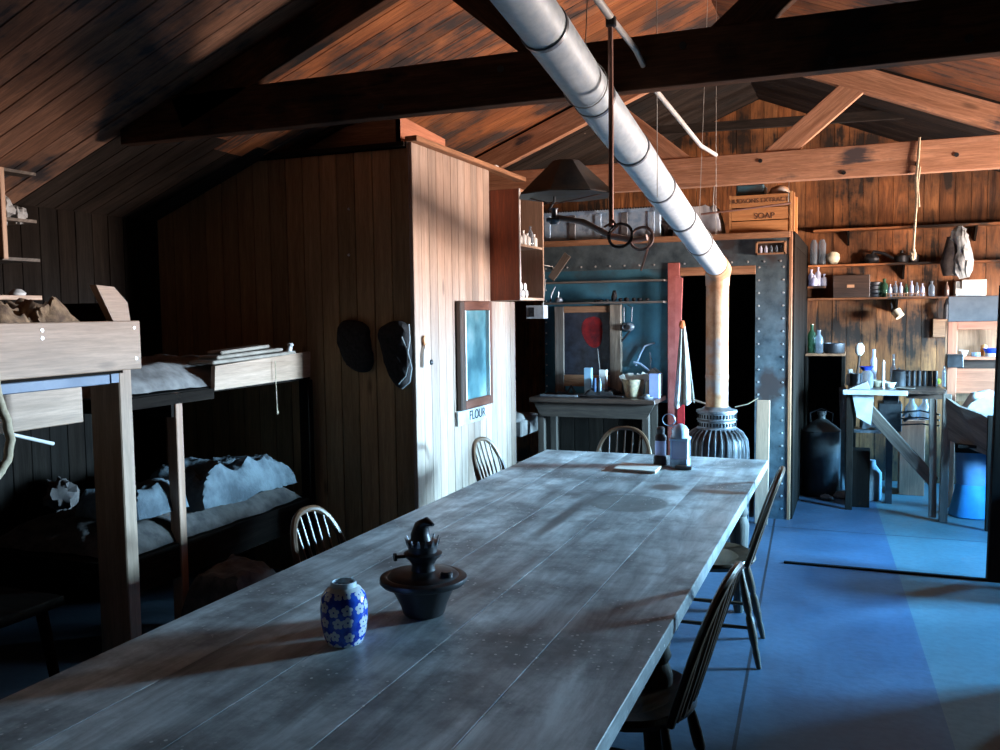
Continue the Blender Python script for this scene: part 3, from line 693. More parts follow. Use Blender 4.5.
# ------------------------------------------------------------------ gas lamp on its rod
t = thing('gas_tube', 'thin white gas tube running under the ridge along the flue', 'pipe', (-.8, 3, 2.5))
w = MB(); w.tube([(-.80, 2.2, 2.60), (-.785, 2.7, 2.545), (-.77, 2.95, 2.51)], .013, 10); w.tube([(-.77, 2.95, 2.51), (-.77, 3.3, 2.50), (-.77, 3.64, 2.43), (-.775, 4.2, 2.42), (-.775, 4.8, 2.40), (-.77, 5.3, 2.43)], .011, 10); w.build('tube', M['white'], t)
w = MB(); w.lathe((-.77, 2.95, 2.48), [(.013, 0), (.018, .004), (.018, .03), (.014, .034), (0, .036)], 12); w.build('tee_joint', M['iron'], t)
t = thing('gas_lamp', 'conical tin lamp shade on a bent arm below a long rusty rod', 'lamp', (-.78, 2.98, 1.85))
w = MB(); w.tube([(-.772, 2.95, 2.50), (-.775, 2.965, 2.2), (-.78, 2.98, 1.83)], .0085, 10); w.build('drop_rod', M['rod'], t)
w = MB(); w.tube([(-.975, 2.99, 1.873), (-.88, 2.985, 1.853), (-.78, 2.98, 1.80), (-.70, 2.975, 1.782), (-.655, 2.97, 1.79)], .0105, 10); w.build('arm', plain('pinkish_copper', (.85, .62, .54), (.7, .48, .4), rough=.45), t)
def ring(cx, cz, r_, y_): return [(cx+r_*math.cos(a), y_+.012*math.sin(a), cz+r_*math.sin(a)) for a in [2*PI*i/24 for i in range(24)]]
w = MB(); w.tube(ring(-.745, 1.80, .040, 2.965), .005, 6, closed=True); w.build('loop', M['iron'], t)
w = MB(); w.tube(ring(-.672, 1.787, .038, 2.965), .005, 6, closed=True); w.tube([(-.64, 2.965, 1.80), (-.655, 2.965, 1.74), (-.675, 2.965, 1.68)], .004, 6); w.build('loop', plain('copper_wire', (.55, .36, .32), rough=.45), t)
w = MB(); w.tube([(-.78, 2.97, 1.86), (-.755, 2.965, 1.83), (-.79, 2.965, 1.80)], .004, 6); w.tube([(-.80, 2.965, 1.83), (-.765, 2.965, 1.85)], .004, 6); w.build('wire_binding', M['rod'], t)
bx, bz = -.985, 1.87
w = MB(); w.lathe((bx, 2.99, bz-.02), [(.014, 0), (.020, .008), (.016, .02), (.010, .03), (.010, .05), (.014, .055), (0, .056)], 14); w.tube([(bx-.02, 2.99, bz+.03), (bx, 2.99, bz+.06), (bx, 2.99, bz+.085)], .004, 6); w.tube([(bx-.022, 2.975, bz-.005), (bx+.022, 2.975, bz-.005)], .008, 8); w.build('burner', M['ironlit'], t)
shx, shz = -.945, 1.945
w = MB()
prof = [(.172, 0), (.174, .003), (.170, .006), (.050, .118), (.044, .121), (.043, .118), (.166, .003)]
q = Matrix.Rotation(.0, 4, 'Y')
w.lathe((shx, 3.0, shz), prof+[(.172, 0)], 8)
bmesh.ops.remove_doubles(w.bm, verts=w.bm.verts, dist=1e-4)
for f2_ in w.bm.faces: f2_.smooth = False
w.build('shade', metal('smoked_tin', (.05, .04, .035), (.20, .12, .07), stain=(.30, .19, .12), rough=.38, met=.75, scale=5), t)
w = MB(); w.tube([(bx, 2.99, bz+.085), (bx+.02, 2.995, shz+.118)], .0025, 6)
w.tube([(shx-.15, 3.0, shz+.005), (bx, 2.99, bz+.05)], .002, 5); w.tube([(shx+.15, 3.0, shz+.005), (bx, 2.99, bz+.05)], .002, 5); w.build('shade_wires', M['rod'], t)

M['greydark'] = wood('grimy_bench_wood', (.12, .10, .085), (.05, .042, .036))
M['mahog'] = wood('dull_mahogany', (.20, .085, .055), (.09, .035, .025), rough=.4, spec=.4, knots=False)
M['bedding'] = plain('grey_blue_bedding', (.13, .155, .17), (.055, .066, .077), rough=.95, scale=7, bump=.8, dist=.03)
# ------------------------------------------------------------------ near bunk on the left
BXR = -2.4
t = thing('bunk_bed', 'pale timber upper bunk nearest the viewer with broad lit side board', 'bunk bed', (BXR-.4, 1.6, 0))
w = MB(); w.box(BXR-.028, BXR, .5, 2.52, 1.362, 1.535, .003); sb = w.build('side_board', M['pale'], t)
w = MB(); w.box(BXR-.17, BXR-.03, 2.44, 2.50, 0, 1.365, .004); w.build('post', M['pale'], t)
w = MB(); w.prism([(BXR-.035, 2.43, 1.535), (BXR-.035, 2.51, 1.535), (BXR-.035, 2.50, 1.60), (BXR-.035, 2.44, 1.655), (BXR-.035, 2.36, 1.66)], (-.03, 0, 0)); w.build('post_top', M['pale'], t)
w = MB(); w.box(BXR-1.3, BXR-.04, 2.47, 2.50, 1.36, 1.60, .003); w.box(BXR-1.36, BXR-1.3, 2.42, 2.50, 0, 1.6); w.build('end_board', M['oldwall'], t)
w = MB(); w.box(BXR-1.3, BXR-.03, .5, 2.46, 1.35, 1.37); w.build('bunk_deck', M['oldwall'], t)
w = MB(); w.box(BXR-.05, BXR-.03, .5, 2.40, 1.315, 1.350, .003); w.box(BXR-.05, BXR-.03, 2.405, 2.44, 1.318, 1.350); w.build('rail', metal('painted_rail', (.10, .12, .16), (.16, .19, .25), rough=.5, met=.2), t)
for (yy, zz) in ((2.49, 1.51), (2.495, 1.40), (2.10, 1.51), (2.10, 1.485), (1.3, 1.5)):
    w = MB(); w.lathe((BXR, yy, zz), [(.006, -.001), (.006, .002), (0, .003)], 8, (1, 0, 0)); w.build('screw_head', M['nail'], sb)
w = MB(); w.box(-2.88, -2.85, .8, 2.67, 1.135, 1.31, .003)
tag(w.build('inner_board', M['pale']), 'wide pale board below and behind the nearest bunk', 'board')
w = MB(); w.cloth(BXR-1.25, BXR-.04, .7, 2.42, 1.37, .16, .07, 4, 40, 3.0)
tag(w.build('rough_blanket', M['greycloth']), 'rumpled brown grey blanket on the nearest upper bunk', 'blanket')
w = MB(); w.cloth(BXR-.30, BXR-.05, 1.9, 2.32, 1.50, .05, .09, 13, 28, 8.0)
tag(w.build('fur_scrap', plain('tan_fur', (.42, .27, .16), (.16, .10, .07), rough=1, scale=30, bump=.8)), 'tan ragged fur bit showing above the nearest bunk board', 'fur')
# rope loop
pts = []
for i in range(25):
    a = -PI*.62+i/24*PI*1.22
    pts.append((-2.33, 1.78+.115*math.cos(a), 1.22+.13*math.sin(a)))
pts = [(-2.34, 1.86, 1.48), (-2.33, 1.868, 1.40), (-2.33, 1.875, 1.32), (-2.33, 1.90, 1.25), (-2.33, 1.91, 1.19), (-2.33, 1.895, 1.13), (-2.33, 1.86, 1.09), (-2.33, 1.80, 1.07), (-2.33, 1.72, 1.09)]
w = MB(); fine = []
for i in range(len(pts)-1):
    for k in range(4): fine.append(Vector(pts[i]).lerp(Vector(pts[i+1]), k/4))
w.tube([f_+Vector((.0, .0015*math.sin(i*1.7), 0)) for i, f_ in enumerate(fine)], .013, 10)
w.tube([(-2.385, 1.86, 1.49), (-2.37, 1.875, 1.40), (-2.36, 1.885, 1.30)], [.012, .03, .012], 10)
tag(w.build('rope_loop', M['rope']), 'thick pale rope loop hanging from the nearest bunk', 'rope')
w = MB(); w.tube([(-3.2, 2.50, 1.12), (-3.2, 2.83, 1.01)], .008, 6); tag(w.build('thin_stick', M['white']), 'thin white stick sloping in the dark under the nearest bunk', 'stick')

# ------------------------------------------------------------------ second bunk and its bedding
t = thing('bunk_bed', 'upper bunk against the dim boarded wall with short sloping side board', 'bunk bed', (-3.4, 3.9, 0))
w = MB(); w.prism([(-2.95, 3.575, 1.180), (-2.95, 4.41, 1.187), (-2.95, 4.42, 1.335), (-2.95, 3.585, 1.300)], (-.025, 0, 0)); w.build('side_board', M['pale'], t)
w = MB(); w.box(-3.01, -2.95, 3.30, 3.345, 0, 1.19, .003); w.build('post', wood('reddish_post', (.52, .33, .24), (.3, .16, .1), streak=.5, rough=.5), t)
w = MB(); w.box(-4.05, -2.98, 2.9, 4.45, 1.17, 1.195); w.box(-4.05, -2.96, 3.28, 3.30, 1.08, 1.17); w.box(-2.98, -2.95, 2.95, 3.57, 1.14, 1.19); w.build('bunk_deck', M['oldwall'], t)
w = MB(); w.box(-4.05, -2.96, 2.9, 4.44, .44, .48); w.box(-2.99, -2.96, 2.9, 4.44, .32, .47); w.box(-3.01, -2.95, 4.38, 4.43, 0, 1.17); w.build('lower_deck', M['oldwall'], t)
w = MB(); w.cloth(-4.0, -2.98, 2.95, 4.40, 1.195, .10, .055, 4, 40, 1.0)
tag(w.build('wool_blanket', M['greycloth']), 'folded grey wool blanket spread over the bunk against the dim boarded wall', 'blanket')
w = MB()
for i in range(3):
    y0 = 3.60+.05*i; w.bar((-3.05, y0, 1.315+.022*i), (-3.03, 4.28-.1*i, 1.335+.022*i), .16-.03*i, .018, (0, 0, 1), .006)
tag(w.build('folded_papers', plain('aged_canvas', (.40, .34, .28), (.25, .21, .17), rough=.95)), 'stack of folded grey canvas sheets on the edge of the second bunk', 'cloth')
w = MB(); w.cyl((-2.975, 4.24, 1.33), (-2.97, 4.25, 1.375), .02, .012, 10); w.blob((-2.97, 4.25, 1.378), .018, .018, .012, .2)
tag(w.build('white_peg', M['white']), 'short white peg standing on the second bunk board', 'peg')
w = MB(); w.tube([(-2.93, 4.05, 1.30), (-2.93, 4.05, 1.18), (-2.93, 4.055, 1.02)], .0025, 5); w.blob((-2.93, 4.055, 1.02), .006, .006, .01)
tag(w.build('hanging_string', M['rope']), 'short string dangling from the second bunk board', 'string')
w = MB(); w.cloth(-3.75, -2.98, 2.95, 4.35, .48, .10, .05, 4, 34, 5.0)
tag(w.build('mattress', M['darkcloth']), 'dark lumpy mattress on the lower bunk', 'mattress')
w = MB(); w.cloth(-3.42, -2.99, 3.50, 4.28, .57, .16, .09, 5.5, 34, 11.0)
tag(w.build('sleeping_bag', M['bedding']), 'large crumpled pale sleeping bag on the lower bunk', 'bedding')
w = MB(); w.cloth(-3.35, -2.99, 3.08, 3.42, .62, .12, .06, 6, 26, 21.0)
tag(w.build('pillow', M['bedding']), 'smaller pale pillow on the lower bunk behind the posts', 'pillow')
w = MB(); w.blob((-3.3, 2.95, .76), .07, .06, .07, .35, 3, 18, 4)
tag(w.build('cloth_bundle', M['darkcloth']), 'little dim crumpled bundle left of the pillow on the lower bunk', 'bundle')
w = MB(); w.cloth(-2.9, -2.55, 3.2, 3.6, .0, .34, .08, 5, 22, 31.0)
tag(w.build('clothes_heap', M['darkcloth']), 'low dim heap of cloth on the floor beside the second post', 'cloth')
t = thing('wooden_stool', 'small dim stool in the dark under the nearest bunk', 'stool', (-2.75, 2.12, 0))
w = MB(); w.box(-2.95, -2.58, 1.95, 2.30, .54, .575, .004); w.build('seat', M['oldwall'], t)  # stool coloured near-black for the shade under the bunk
for sx_ in (-1, 1):
    for sy_ in (-1, 1):
        w = MB(); w.tube([(-2.765+sx_*.13, 2.125+sy_*.12, .54), (-2.765+sx_*.18, 2.125+sy_*.17, 0)], [.02, .015], 8); w.build('leg', M['oldwall'], t)
# box shelf on the left wall
t = thing('wall_shelf', 'open pale edged box shelf high on the left wall', 'shelf', (-3.9, 3.3, 1.8))
w = MB(); w.box(-4.08, -3.75, 3.09, 3.115, 1.83, 2.26, .002); w.build('side_panel', M['pale'], t)
w = MB(); w.box(-4.08, -3.76, 3.09, 3.30, 2.245, 2.26); w.build('top_board', M['grey'], t)
w = MB(); w.box(-4.08, -3.76, 3.09, 3.30, 1.825, 1.84); w.build('bottom_board', M['grey'], t)
w = MB(); w.box(-4.08, -3.77, 3.09, 3.30, 2.015, 2.03); w.build('shelf_board', M['grey'], t)
w = MB(); w.blob((-3.84, 3.17, 2.075), .045, .04, .06, .5, 4, 20, 2); w.blob((-3.83, 3.24, 2.055), .04, .04, .04, .4, 4, 20, 5)
tag(w.build('stuffed_sock', M['cloth']), 'crumpled grey socks in the box shelf on the left wall', 'sock')
t = thing('narrow_shelf', 'thin pale shelf board low on the left wall above the nearest bunk', 'shelf', (-3.9, 3.2, 1.62))
w = MB(); w.box(-4.08, -3.78, 2.7, 3.32, 1.638, 1.66, .002); w.build('shelf_board', M['pale'], t)
w = MB(); w.lathe((-3.83, 3.22, 1.66), [(.035, 0), (.04, .012), (.02, .03), (0, .033)], 14); tag(w.build('small_dish', M['white']), 'tiny pale dish upturned on the thin shelf above the bunk', 'dish')
# storage boxes on top of the cubicle
t = thing('storage_box', 'pink sided board box resting on top of the cubicle', 'box', (-2.8, 4.9, CZ))
w = MB(); w.prism([(-3.13, 4.62, CZ+.02), (-2.45, 4.62, CZ+.02), (-2.45, 4.62, 2.68), (-2.80, 4.62, 2.64)], (0, .02, 0)); w.build('front_panel', M['grey'], t)
w = MB(); w.prism([(-2.45, 4.62, CZ+.03), (-2.45, 5.24, CZ+.03), (-2.45, 5.24, 2.645), (-2.45, 4.62, 2.68)], (-.02, 0, 0)); w.build('side_panel', M['pink'], t)
w = MB(); w.box(-2.80, -2.47, 5.22, 5.24, CZ+.03, 2.62); w.build('rear_panel', M['grey'], t)
w = MB(); w.box(-4.08, -2.34, 4.46, 5.6, CZ-.02, CZ+.004); struct(w.build('trim_2', M['oldwall']))
w = MB(); w.box(-2.62, -2.33, 5.80, 5.86, 2.52, 2.56, .003); tag(w.build('white_batten', M['white']), 'short white batten at the end of the cubicle top', 'batten')

# ------------------------------------------------------------------ things hung on the cubicle
def slab(name, outline, y, th, mat, label, cat, wob=.01):
    """soft pad hung on a wall: outline in x,z on the plane y, puffed towards the room"""
    w = MB(); n = len(outline); cx = sum(p[0] for p in outline)/n; cz = sum(p[1] for p in outline)/n; rings = []
    for k, (s_, d) in enumerate(((1, 0), (1.0, .35), (.9, .8), (.6, 1), (.25, 1.05))):
        rings.append([w.bm.verts.new((cx+(x-cx)*s_, y-th*d-wob*noise.noise(Vector((x*30, z*30, k))), cz+(z-cz)*s_)) for x, z in outline])
    for a_, b_ in zip(rings, rings[1:]):
        for i in range(n): w.face([a_[i], a_[(i+1) % n], b_[(i+1) % n], b_[i]], None, True)
    w.face(rings[-1]); w.face(list(reversed(rings[0])))
    return w
def smooth(pts, it=2):
    for _ in range(it):
        q = []
        for i in range(len(pts)):
            a, b_ = pts[i], pts[(i+1) % len(pts)]; q += [(a[0]*.75+b_[0]*.25, a[1]*.75+b_[1]*.25), (a[0]*.25+b_[0]*.75, a[1]*.25+b_[1]*.75)]
        pts = q
    return pts
def px(lst, Y): return [(atY(x, y, Y).x, atY(x, y, Y).z) for x, y in lst]
o1 = smooth(px([(341, 322), (352, 319), (370, 324), (371, 343), (375, 360), (372, 371), (362, 373), (348, 366), (342, 350), (338, 338)], CY))
w = slab('fur_cap', o1, CY-.003, .05, M['black'], '', ''); tag(w.build('fur_hat', M['black']), 'shapeless black fur hat hung on the dim boarded wall', 'hat')
o2 = smooth(px([(378, 330), (390, 322), (400, 320), (409, 324), (412, 345), (413, 372), (408, 387), (398, 388), (389, 372), (383, 348)], CY))
t = thing('leather_mitt', 'long black mitt with pale cords hung beside the corner', 'mitt', (-2.44, CY, 1.13))
w = slab('mitt', o2, CY-.003, .05, M['black'], '', ''); w.build('mitt_body', M['black'], t)
for pl in ([(409, 324), (410, 340), (408, 352), (412, 368), (410, 382), (402, 389)], [(402, 337), (407, 350), (409, 362), (406, 376), (399, 384)]):
    w = MB(); w.tube([Vector((p[0], CY-.062, p[1])) for p in px(pl, CY-.06)], .004, 6); w.build('cord', plain('grey_cord', (.35, .38, .38)), t)
for (x_, y_) in ((349, 209), (349, 255)):
    p = atY(x_, y_, CY); w = MB(); w.lathe((p.x, CY-.001, p.z), [(.008, 0), (.006, .006), (0, .008)], 8, (0, -1, 0)); tag(w.build('nail_head', M['nail']), 'bright nail head in the dim boards, %s' % ('the upper and brighter of two' if y_ < 220 else 'the lower and duller of two'), 'nail')
t = thing('wall_holder', 'small white holder with a rusty hook on the lit boards by the corner', 'hook', (CX, 4.6, 1.24))
w = MB(); w.prism([(CX+.001, 4.54, 1.24), (CX+.001, 4.63, 1.245), (CX+.001, 4.61, 1.36), (CX+.001, 4.57, 1.37), (CX+.001, 4.545, 1.32)], (.02, 0, 0)); w.build('holder', M['white'], t)
w = MB(); w.blob((CX+.012, 4.575, 1.39), .012, .02, .03, .2); w.build('hook', M['rust'], t)
w = MB(); w.blob((CX+.02, 4.63, 1.265), .015, .018, .016, .2); w.build('knob', M['iron'], t)

t = thing('wall_mirror', 'tall narrow mirror in a dark wood frame on the lit boards', 'mirror', (CX, 5.26, .93))
x0 = CX+.004; ya, yb, za, zb = 5.02, 5.53, .94, 1.62
for (a_, b_, c_, d_) in ((ya, ya+.06, za, zb), (yb-.05, yb, za, zb), (ya+.06, yb-.05, za, za+.06), (ya+.06, yb-.05, zb-.06, zb)):
    w = MB(); w.box(x0, x0+.035, a_, b_, c_, d_, .006); w.build('frame_bar', M['darkwood'] if a_ == ya and b_ < 5.2 else M['mahog'], t)
w = MB(); w.box(x0, x0+.037, ya+.062, ya+.078, za+.06, zb-.06); w.box(x0, x0+.037, yb-.062, yb-.052, za+.06, zb-.06); w.build('inner_slip', M['white'], t)
m, nt, b, out = nmat('clouded_mirror'); tc = N(nt, 'ShaderNodeTexCoord'); n = N(nt, 'ShaderNodeTexNoise', i_Scale=5, i_Detail=6.0); nt.links.new(tc.outputs['Object'], n.inputs['Vector'])
nt.links.new(ramp(nt, n.outputs[0], [(.35, (.03, .09, .11)), (.5, (.09, .20, .22)), (.7, (.26, .34, .34))]), b.inputs['Base Color']); b.inputs['Roughness'].default_value = .35; b.inputs['Metallic'].default_value = .1
w = MB(); w.box(x0, x0+.012, ya+.06, yb-.05, za+.06, zb-.06); w.build('mirror_glass', m, t)
t = thing('name_board', 'small pale board with painted letters under the mirror', 'sign', (CX, 5.2, .85))
w = MB(); w.box(x0, x0+.015, 5.0, 5.50, .845, .935, .002); w.build('board', M['cloth'], t)
def text(s_, loc, size, rot, mat, parent, name='lettering', ext=.001):
    c = bpy.data.curves.new(name, 'FONT'); c.body = s_; c.size = size; c.extrude = ext; c.align_x = 'CENTER'; c.align_y = 'CENTER'
    tmp = bpy.data.objects.new(name, c); COL.objects.link(tmp); bpy.context.view_layer.update()
    me = bpy.data.meshes.new_from_object(tmp.evaluated_get(bpy.context.evaluated_depsgraph_get())); bpy.data.objects.remove(tmp); bpy.data.curves.remove(c)
    me.materials.clear(); me.materials.append(mat); o = bpy.data.objects.new(name, me); COL.objects.link(o); o.parent = parent
    o.location = Vector(loc)-ORI[parent.name]; o.rotation_euler = rot; return o
text('FLOUR', (x0+.017, 5.30, .892), .085, (PI/2, 0, PI/2), M['black'], t)

# red-brown cabinet
t = thing('wall_cabinet', 'red brown wall cabinet open on its side with two shelves', 'cabinet', (-2.2, 5.85, 1.62))
X0, X1, Y0, Y1, Z0, Z1 = -2.42, -2.09, 5.605, 6.10, 1.625, 2.36
w = MB(); w.box(X0, X1, Y0, Y0+.018, Z0, Z1, .002); w.build('side_panel', M['brown'], t)
w = MB(); w.box(X0, X1, Y1-.018, Y1, Z0, Z1, .002); w.build('side_panel', M['pale'], t)
w = MB(); w.box(X0, X1, Y0+.018, Y1-.018, Z0, Z0+.018); w.build('bottom_board', M['pale'], t)
w = MB(); w.box(X0, X1, Y0+.018, Y1-.018, Z1-.018, Z1); w.build('top_board', M['trim'], t)
w = MB(); w.box(X0, X0+.015, Y0+.018, Y1-.018, Z0, Z1); w.build('rear_panel', M['darkwood'], t)
w = MB(); w.box(X0+.015, X1-.005, Y0+.018, Y1-.018, 1.985, 2.0); w.build('shelf_board', M['pale'], t)
w = MB(); w.box(X1-.004, X1+.004, Y0-.002, Y0+.012, Z0, Z1); w.build('edge_strip', M['white'], t)
def bottle(name, label, cat, x, y, z, r, h, mat, grp=None, neck=.35, cap=None, seed=0):
    w = MB(); w.lathe((x, y, z), [(r*.92, 0), (r, h*.04), (r, h*.6), (r*.85, h*.7), (r*neck, h*.8), (r*neck, h*.93), (r*neck*1.25, h*.94), (r*neck*1.25, h), (0, h)], 14)
    return tag(w.build(name, mat), label, cat, grp)
for i, (yy, hh, zz) in enumerate(((5.70, .08, 2.0), (5.78, .10, 2.0), (5.86, .085, 2.0), (5.93, .14, 2.0), (6.0, .09, 2.0))):
    bottle('medicine_bottle', ['squat white bottle at the near end of the cabinet\'s middle shelf', 'second white bottle on the cabinet\'s middle shelf', 'pinkish white bottle midway on the cabinet\'s middle shelf', 'tallest slim bottle on the cabinet\'s middle shelf', 'small white bottle at the far end of the cabinet\'s middle shelf'][i], 'bottle', -2.13, yy, zz, .026 if i != 3 else .02, hh, M['white'] if i != 3 else M['glass'], 'medicine bottles in the cabinet')
for i, (yy, zz) in enumerate(((5.68, 0), (5.75, 0), (5.82, 0), (5.71, .05), (5.79, .05))):
    w = MB(); w.cyl((-2.12, yy, Z0+.018+.026+zz), (-2.18, yy, Z0+.018+.026+zz), .026, n=14)
    tag(w.build('rolled_bandage', M['white']), 'small white roll stacked on the bottom of the wall cabinet', 'bandage', 'rolls in the bottom of the cabinet')
t = thing('small_box', 'little white and black box below the wall cabinet', 'box', (-2.2, 6.4, 1.53))
p = atY(537, 312, 6.4); w = MB(); w.box(p.x-.07, p.x+.07, 6.35, 6.45, p.z-.05, p.z+.05, .003); w.build('body', M['cloth'], t)
w = MB(); w.box(p.x-.05, p.x-.005, 6.343, 6.35, p.z-.035, p.z+.035); w.build('dark_panel', M['black'], t)
w = MB(); w.tube([(p.x+.05, 6.4, p.z+.05), (p.x+.06, 6.42, 1.75), (p.x+.02, 6.5, 1.9), (p.x, 6.78, 1.9)], .004, 5); w.build('hanger', M['wire'], t)

# ------------------------------------------------------------------ darkroom wall fittings
t = thing('long_shelf', 'upper of two long thin shelves on the teal wall', 'shelf', (-1.8, 6.72, 1.76))
w = MB(); w.box(-2.30, -1.345, 6.66, 6.798, 1.762, 1.776); w.build('shelf_board', M['grey'], t)
t = thing('long_shelf', 'lower of two long thin shelves on the teal wall, carrying small dark odds', 'shelf', (-1.8, 6.72, 1.61))
w = MB(); w.box(-2.30, -1.345, 6.64, 6.798, 1.600, 1.615); w.build('shelf_board', M['grey'], t)
for i in range(9):
    x_ = -1.88+.05*i+rnd.uniform(-.01, .01); h_ = rnd.uniform(.015, .035)+(.07 if i == 3 else 0)
    w = MB(); w.blob((x_, 6.70, 1.615+h_*.5), .016+.006*(i % 2), .02, h_*.5, .25, 4, 12, i)
    tag(w.build('dark_pebble', M['black']), 'taller dark lump among the odds on the lower long shelf' if i == 3 else 'small dark lump lying on the lower long shelf', 'lump', 'dark lumps on the lower long shelf')
w = MB(); w.tube([(-2.24, 6.68, 1.615), (-2.23, 6.68, 1.68), (-2.20, 6.68, 1.74)], .008, 6); w.tube([(-2.18, 6.68, 1.615), (-2.17, 6.68, 1.70)], .006, 6); w.blob((-2.17, 6.68, 1.635), .03, .03, .02)
tag(w.build('bent_tap', M['ironlit']), 'bent grey metal fitting at the shelf end by the cabinet', 'fitting')
p = atY(555, 263, 6.55); w = MB(); a = Vector((-2.24, 6.7, 1.80)); b_ = Vector((-2.10, 6.7, 1.985)); w.bar(a, b_, .012, .06, (1, 0, -.7), .002)
tag(w.build('tilted_slat', M['grey']), 'short grey label board tilted between the cabinet and teal wall', 'board')
# wooden window in the teal wall
t = thing('darkroom_window', 'old wooden window frame with red patch set in the teal wall', 'window', (-2.0, 6.78, .94))
xl, xr, zl, zh = -2.235, -1.755, .955, 1.585
w = MB(); w.box(xl, xl+.075, 6.765, 6.80, zl-.06, zh, .003); w.build('frame_bar', M['grey'], t)
w = MB(); w.box(xl+.075, xr-.02, 6.767, 6.80, zh-.05, zh, .003); w.build('frame_bar', M['trim'], t)
w = MB(); w.box(xl+.075, xr-.02, 6.767, 6.80, zl, zl+.09, .003); w.build('frame_bar', M['trim'], t)
w = MB(); w.box(xr-.03, xr+.06, 6.755, 6.80, zl-.05, zh+.01, .005); w.build('split_post', wood('split_grey_post', (.42, .35, .27), (.08, .06, .05), grain=10), t)
w = MB(); w.box(xl+.075, xr-.03, 6.785, 6.80, zl+.09, zh-.05); w.build('dark_pane', plain('dark_pane_paint', (.03, .035, .05), (.015, .015, .02), rough=.25), t)
w = MB(); o3 = smooth(px([(583, 320), (592, 316), (601, 318), (603, 330), (601, 345), (594, 349), (586, 343), (581, 331)], 6.784)); w.prism([(x_, 6.784, z_) for x_, z_ in o3], (0, .0015, 0)); w.build('red_patch', plain('dull_red_cloth', (.30, .012, .012), (.06, .006, .01), rough=.8, scale=14), t)
# workbench
t = thing('workbench', 'old plank workbench against the teal darkroom wall', 'workbench', (-1.8, 6.6, 0))
w = MB(); w.box(-2.31, -1.35, 6.36, 6.78, .865, .90, .004); w.build('bench_top', M['darkwood'], t)
w = MB(); w.prism([(-2.29, 6.40, .865), (-1.36, 6.40, .865), (-1.42, 6.40, .755), (-2.23, 6.40, .755)], (0, .022, 0)); w.build('apron', M['greydark'], t)
for xx in (-2.235, -1.43):
    for yy in (6.44, 6.74): w = MB(); w.box(xx-.025, xx+.025, yy-.025, yy+.025, 0, .865, .003); w.build('leg', M['greydark'], t)
w = MB(); w.box(-2.6, -2.35, 6.3, 6.7, .60, .72, .01); w.cloth(-2.62, -2.36, 6.2, 6.7, .72, .03, .03, 6, 16, 3)
tag(w.build('folded_sacking', M['greycloth']), 'dim folded sacking left of the workbench', 'sacking')
BZ = .90
def bx(name, label, cat, px0, px1, ptop, y, d, mat, bev=.002):
    a_ = atY(px0, 380, y); b_ = atY(px1, 380, y); zt = atY((px0+px1)/2, ptop, y).z; w = MB(); w.box(a_.x, b_.x, y, y+d, BZ, zt, bev); return tag(w.build(name, mat), label, cat)
paleblue = plain('pale_blue_card', (.30, .48, .62), (.22, .38, .52), rough=.6); navy = plain('navy_tin', (.03, .07, .16), (.05, .11, .2), rough=.4)
bx('tall_tin', 'tall pale blue packet standing on the workbench under the window', 'packet', 584, 591, 368, 6.55, .05, paleblue)
for k, (q0, q1, la) in enumerate(((592.5, 596, 'slim navy tin next to the tall pale blue packet'), (597, 601, 'slim navy tin, the one farther from the pale blue packet'))):
    p = atY((q0+q1)/2, 380, 6.52); w = MB(); w.lathe((p.x, 6.54, BZ), [(.014, 0), (.015, .01), (.015, .11), (.010, .125), (.011, .14), (0, .142)], 12); tag(w.build('slim_tin', M['steel'] if k else navy), la, 'tin')
bx('grey_packet', 'small grey packet leaning by the split post on the workbench', 'packet', 599, 606, 370, 6.62, .05, M['paper'])
bx('violet_box', 'tall pale violet box at the workbench end by the red post', 'box', 649, 659, 374, 6.50, .06, plain('violet_card', (.34, .38, .62), (.28, .32, .55)))
t = thing('lidded_box', 'dark lidded box behind the pale violet box on the workbench', 'box', (-1.42, 6.68, BZ))
p = atY(655, 372, 6.68); w = MB(); w.box(p.x-.06, p.x+.045, 6.62, 6.74, BZ, p.z-.02); w.prism([(p.x-.065, 6.61, p.z-.02), (p.x+.05, 6.61, p.z-.02), (p.x-.01, 6.61, p.z+.03)], (0, .13, 0)); w.build('body', M['darkwood'], t)
t = thing('wicker_basket', 'small pale paper-filled basket in the middle of the workbench', 'basket', (-1.58, 6.6, BZ))
p = atY(634, 380, 6.58); w = MB(); w.lathe((p.x, 6.58, BZ), [(.055, 0), (.062, .01), (.085, .12), (.088, .135), (.080, .135), (.060, .02), (0, .015)], 18, rib=9, ribd=.03); w.build('body', plain('yellowed_wicker', (.62, .5, .3), (.3, .25, .2), scale=40), t)
w = MB()
for i in range(7):
    a = i*.9; w.bar((p.x-.06+.02*i, 6.56+.01*(i % 3), BZ+.11), (p.x-.09+.035*i, 6.55+.02*(i % 2), BZ+.165+.008*(i % 3)), .04, .004, (0, 1, .3))
w.build('papers', M['paper'], t)
p = atY(648, 384, 6.47); w = MB(); w.lathe((p.x-.01, 6.46, BZ), [(.045, 0), (.05, .004), (.052, .016), (.04, .018), (0, .012)], 16); w.blob((p.x-.01, 6.46, BZ+.022), .025, .025, .014)
tag(w.build('small_pot_lid', M['ironlit']), 'low grey lid on the workbench front by the violet box', 'lid')
w = MB(); w.bar((-2.25, 6.46, BZ+.008), (-1.95, 6.44, BZ+.010), .03, .014); tag(w.build('flat_file', M['ironlit']), 'flat grey metal file on the near left of the workbench', 'tool')
w = MB(); w.tube([(-2.16, 6.6, BZ+.02), (-2.08, 6.6, BZ+.02), (-2.05, 6.6, BZ+.07), (-2.02, 6.6, BZ+.02)], .012, 6); tag(w.build('small_vice', M['iron']), 'little iron clamp behind the flat file on the workbench', 'clamp')
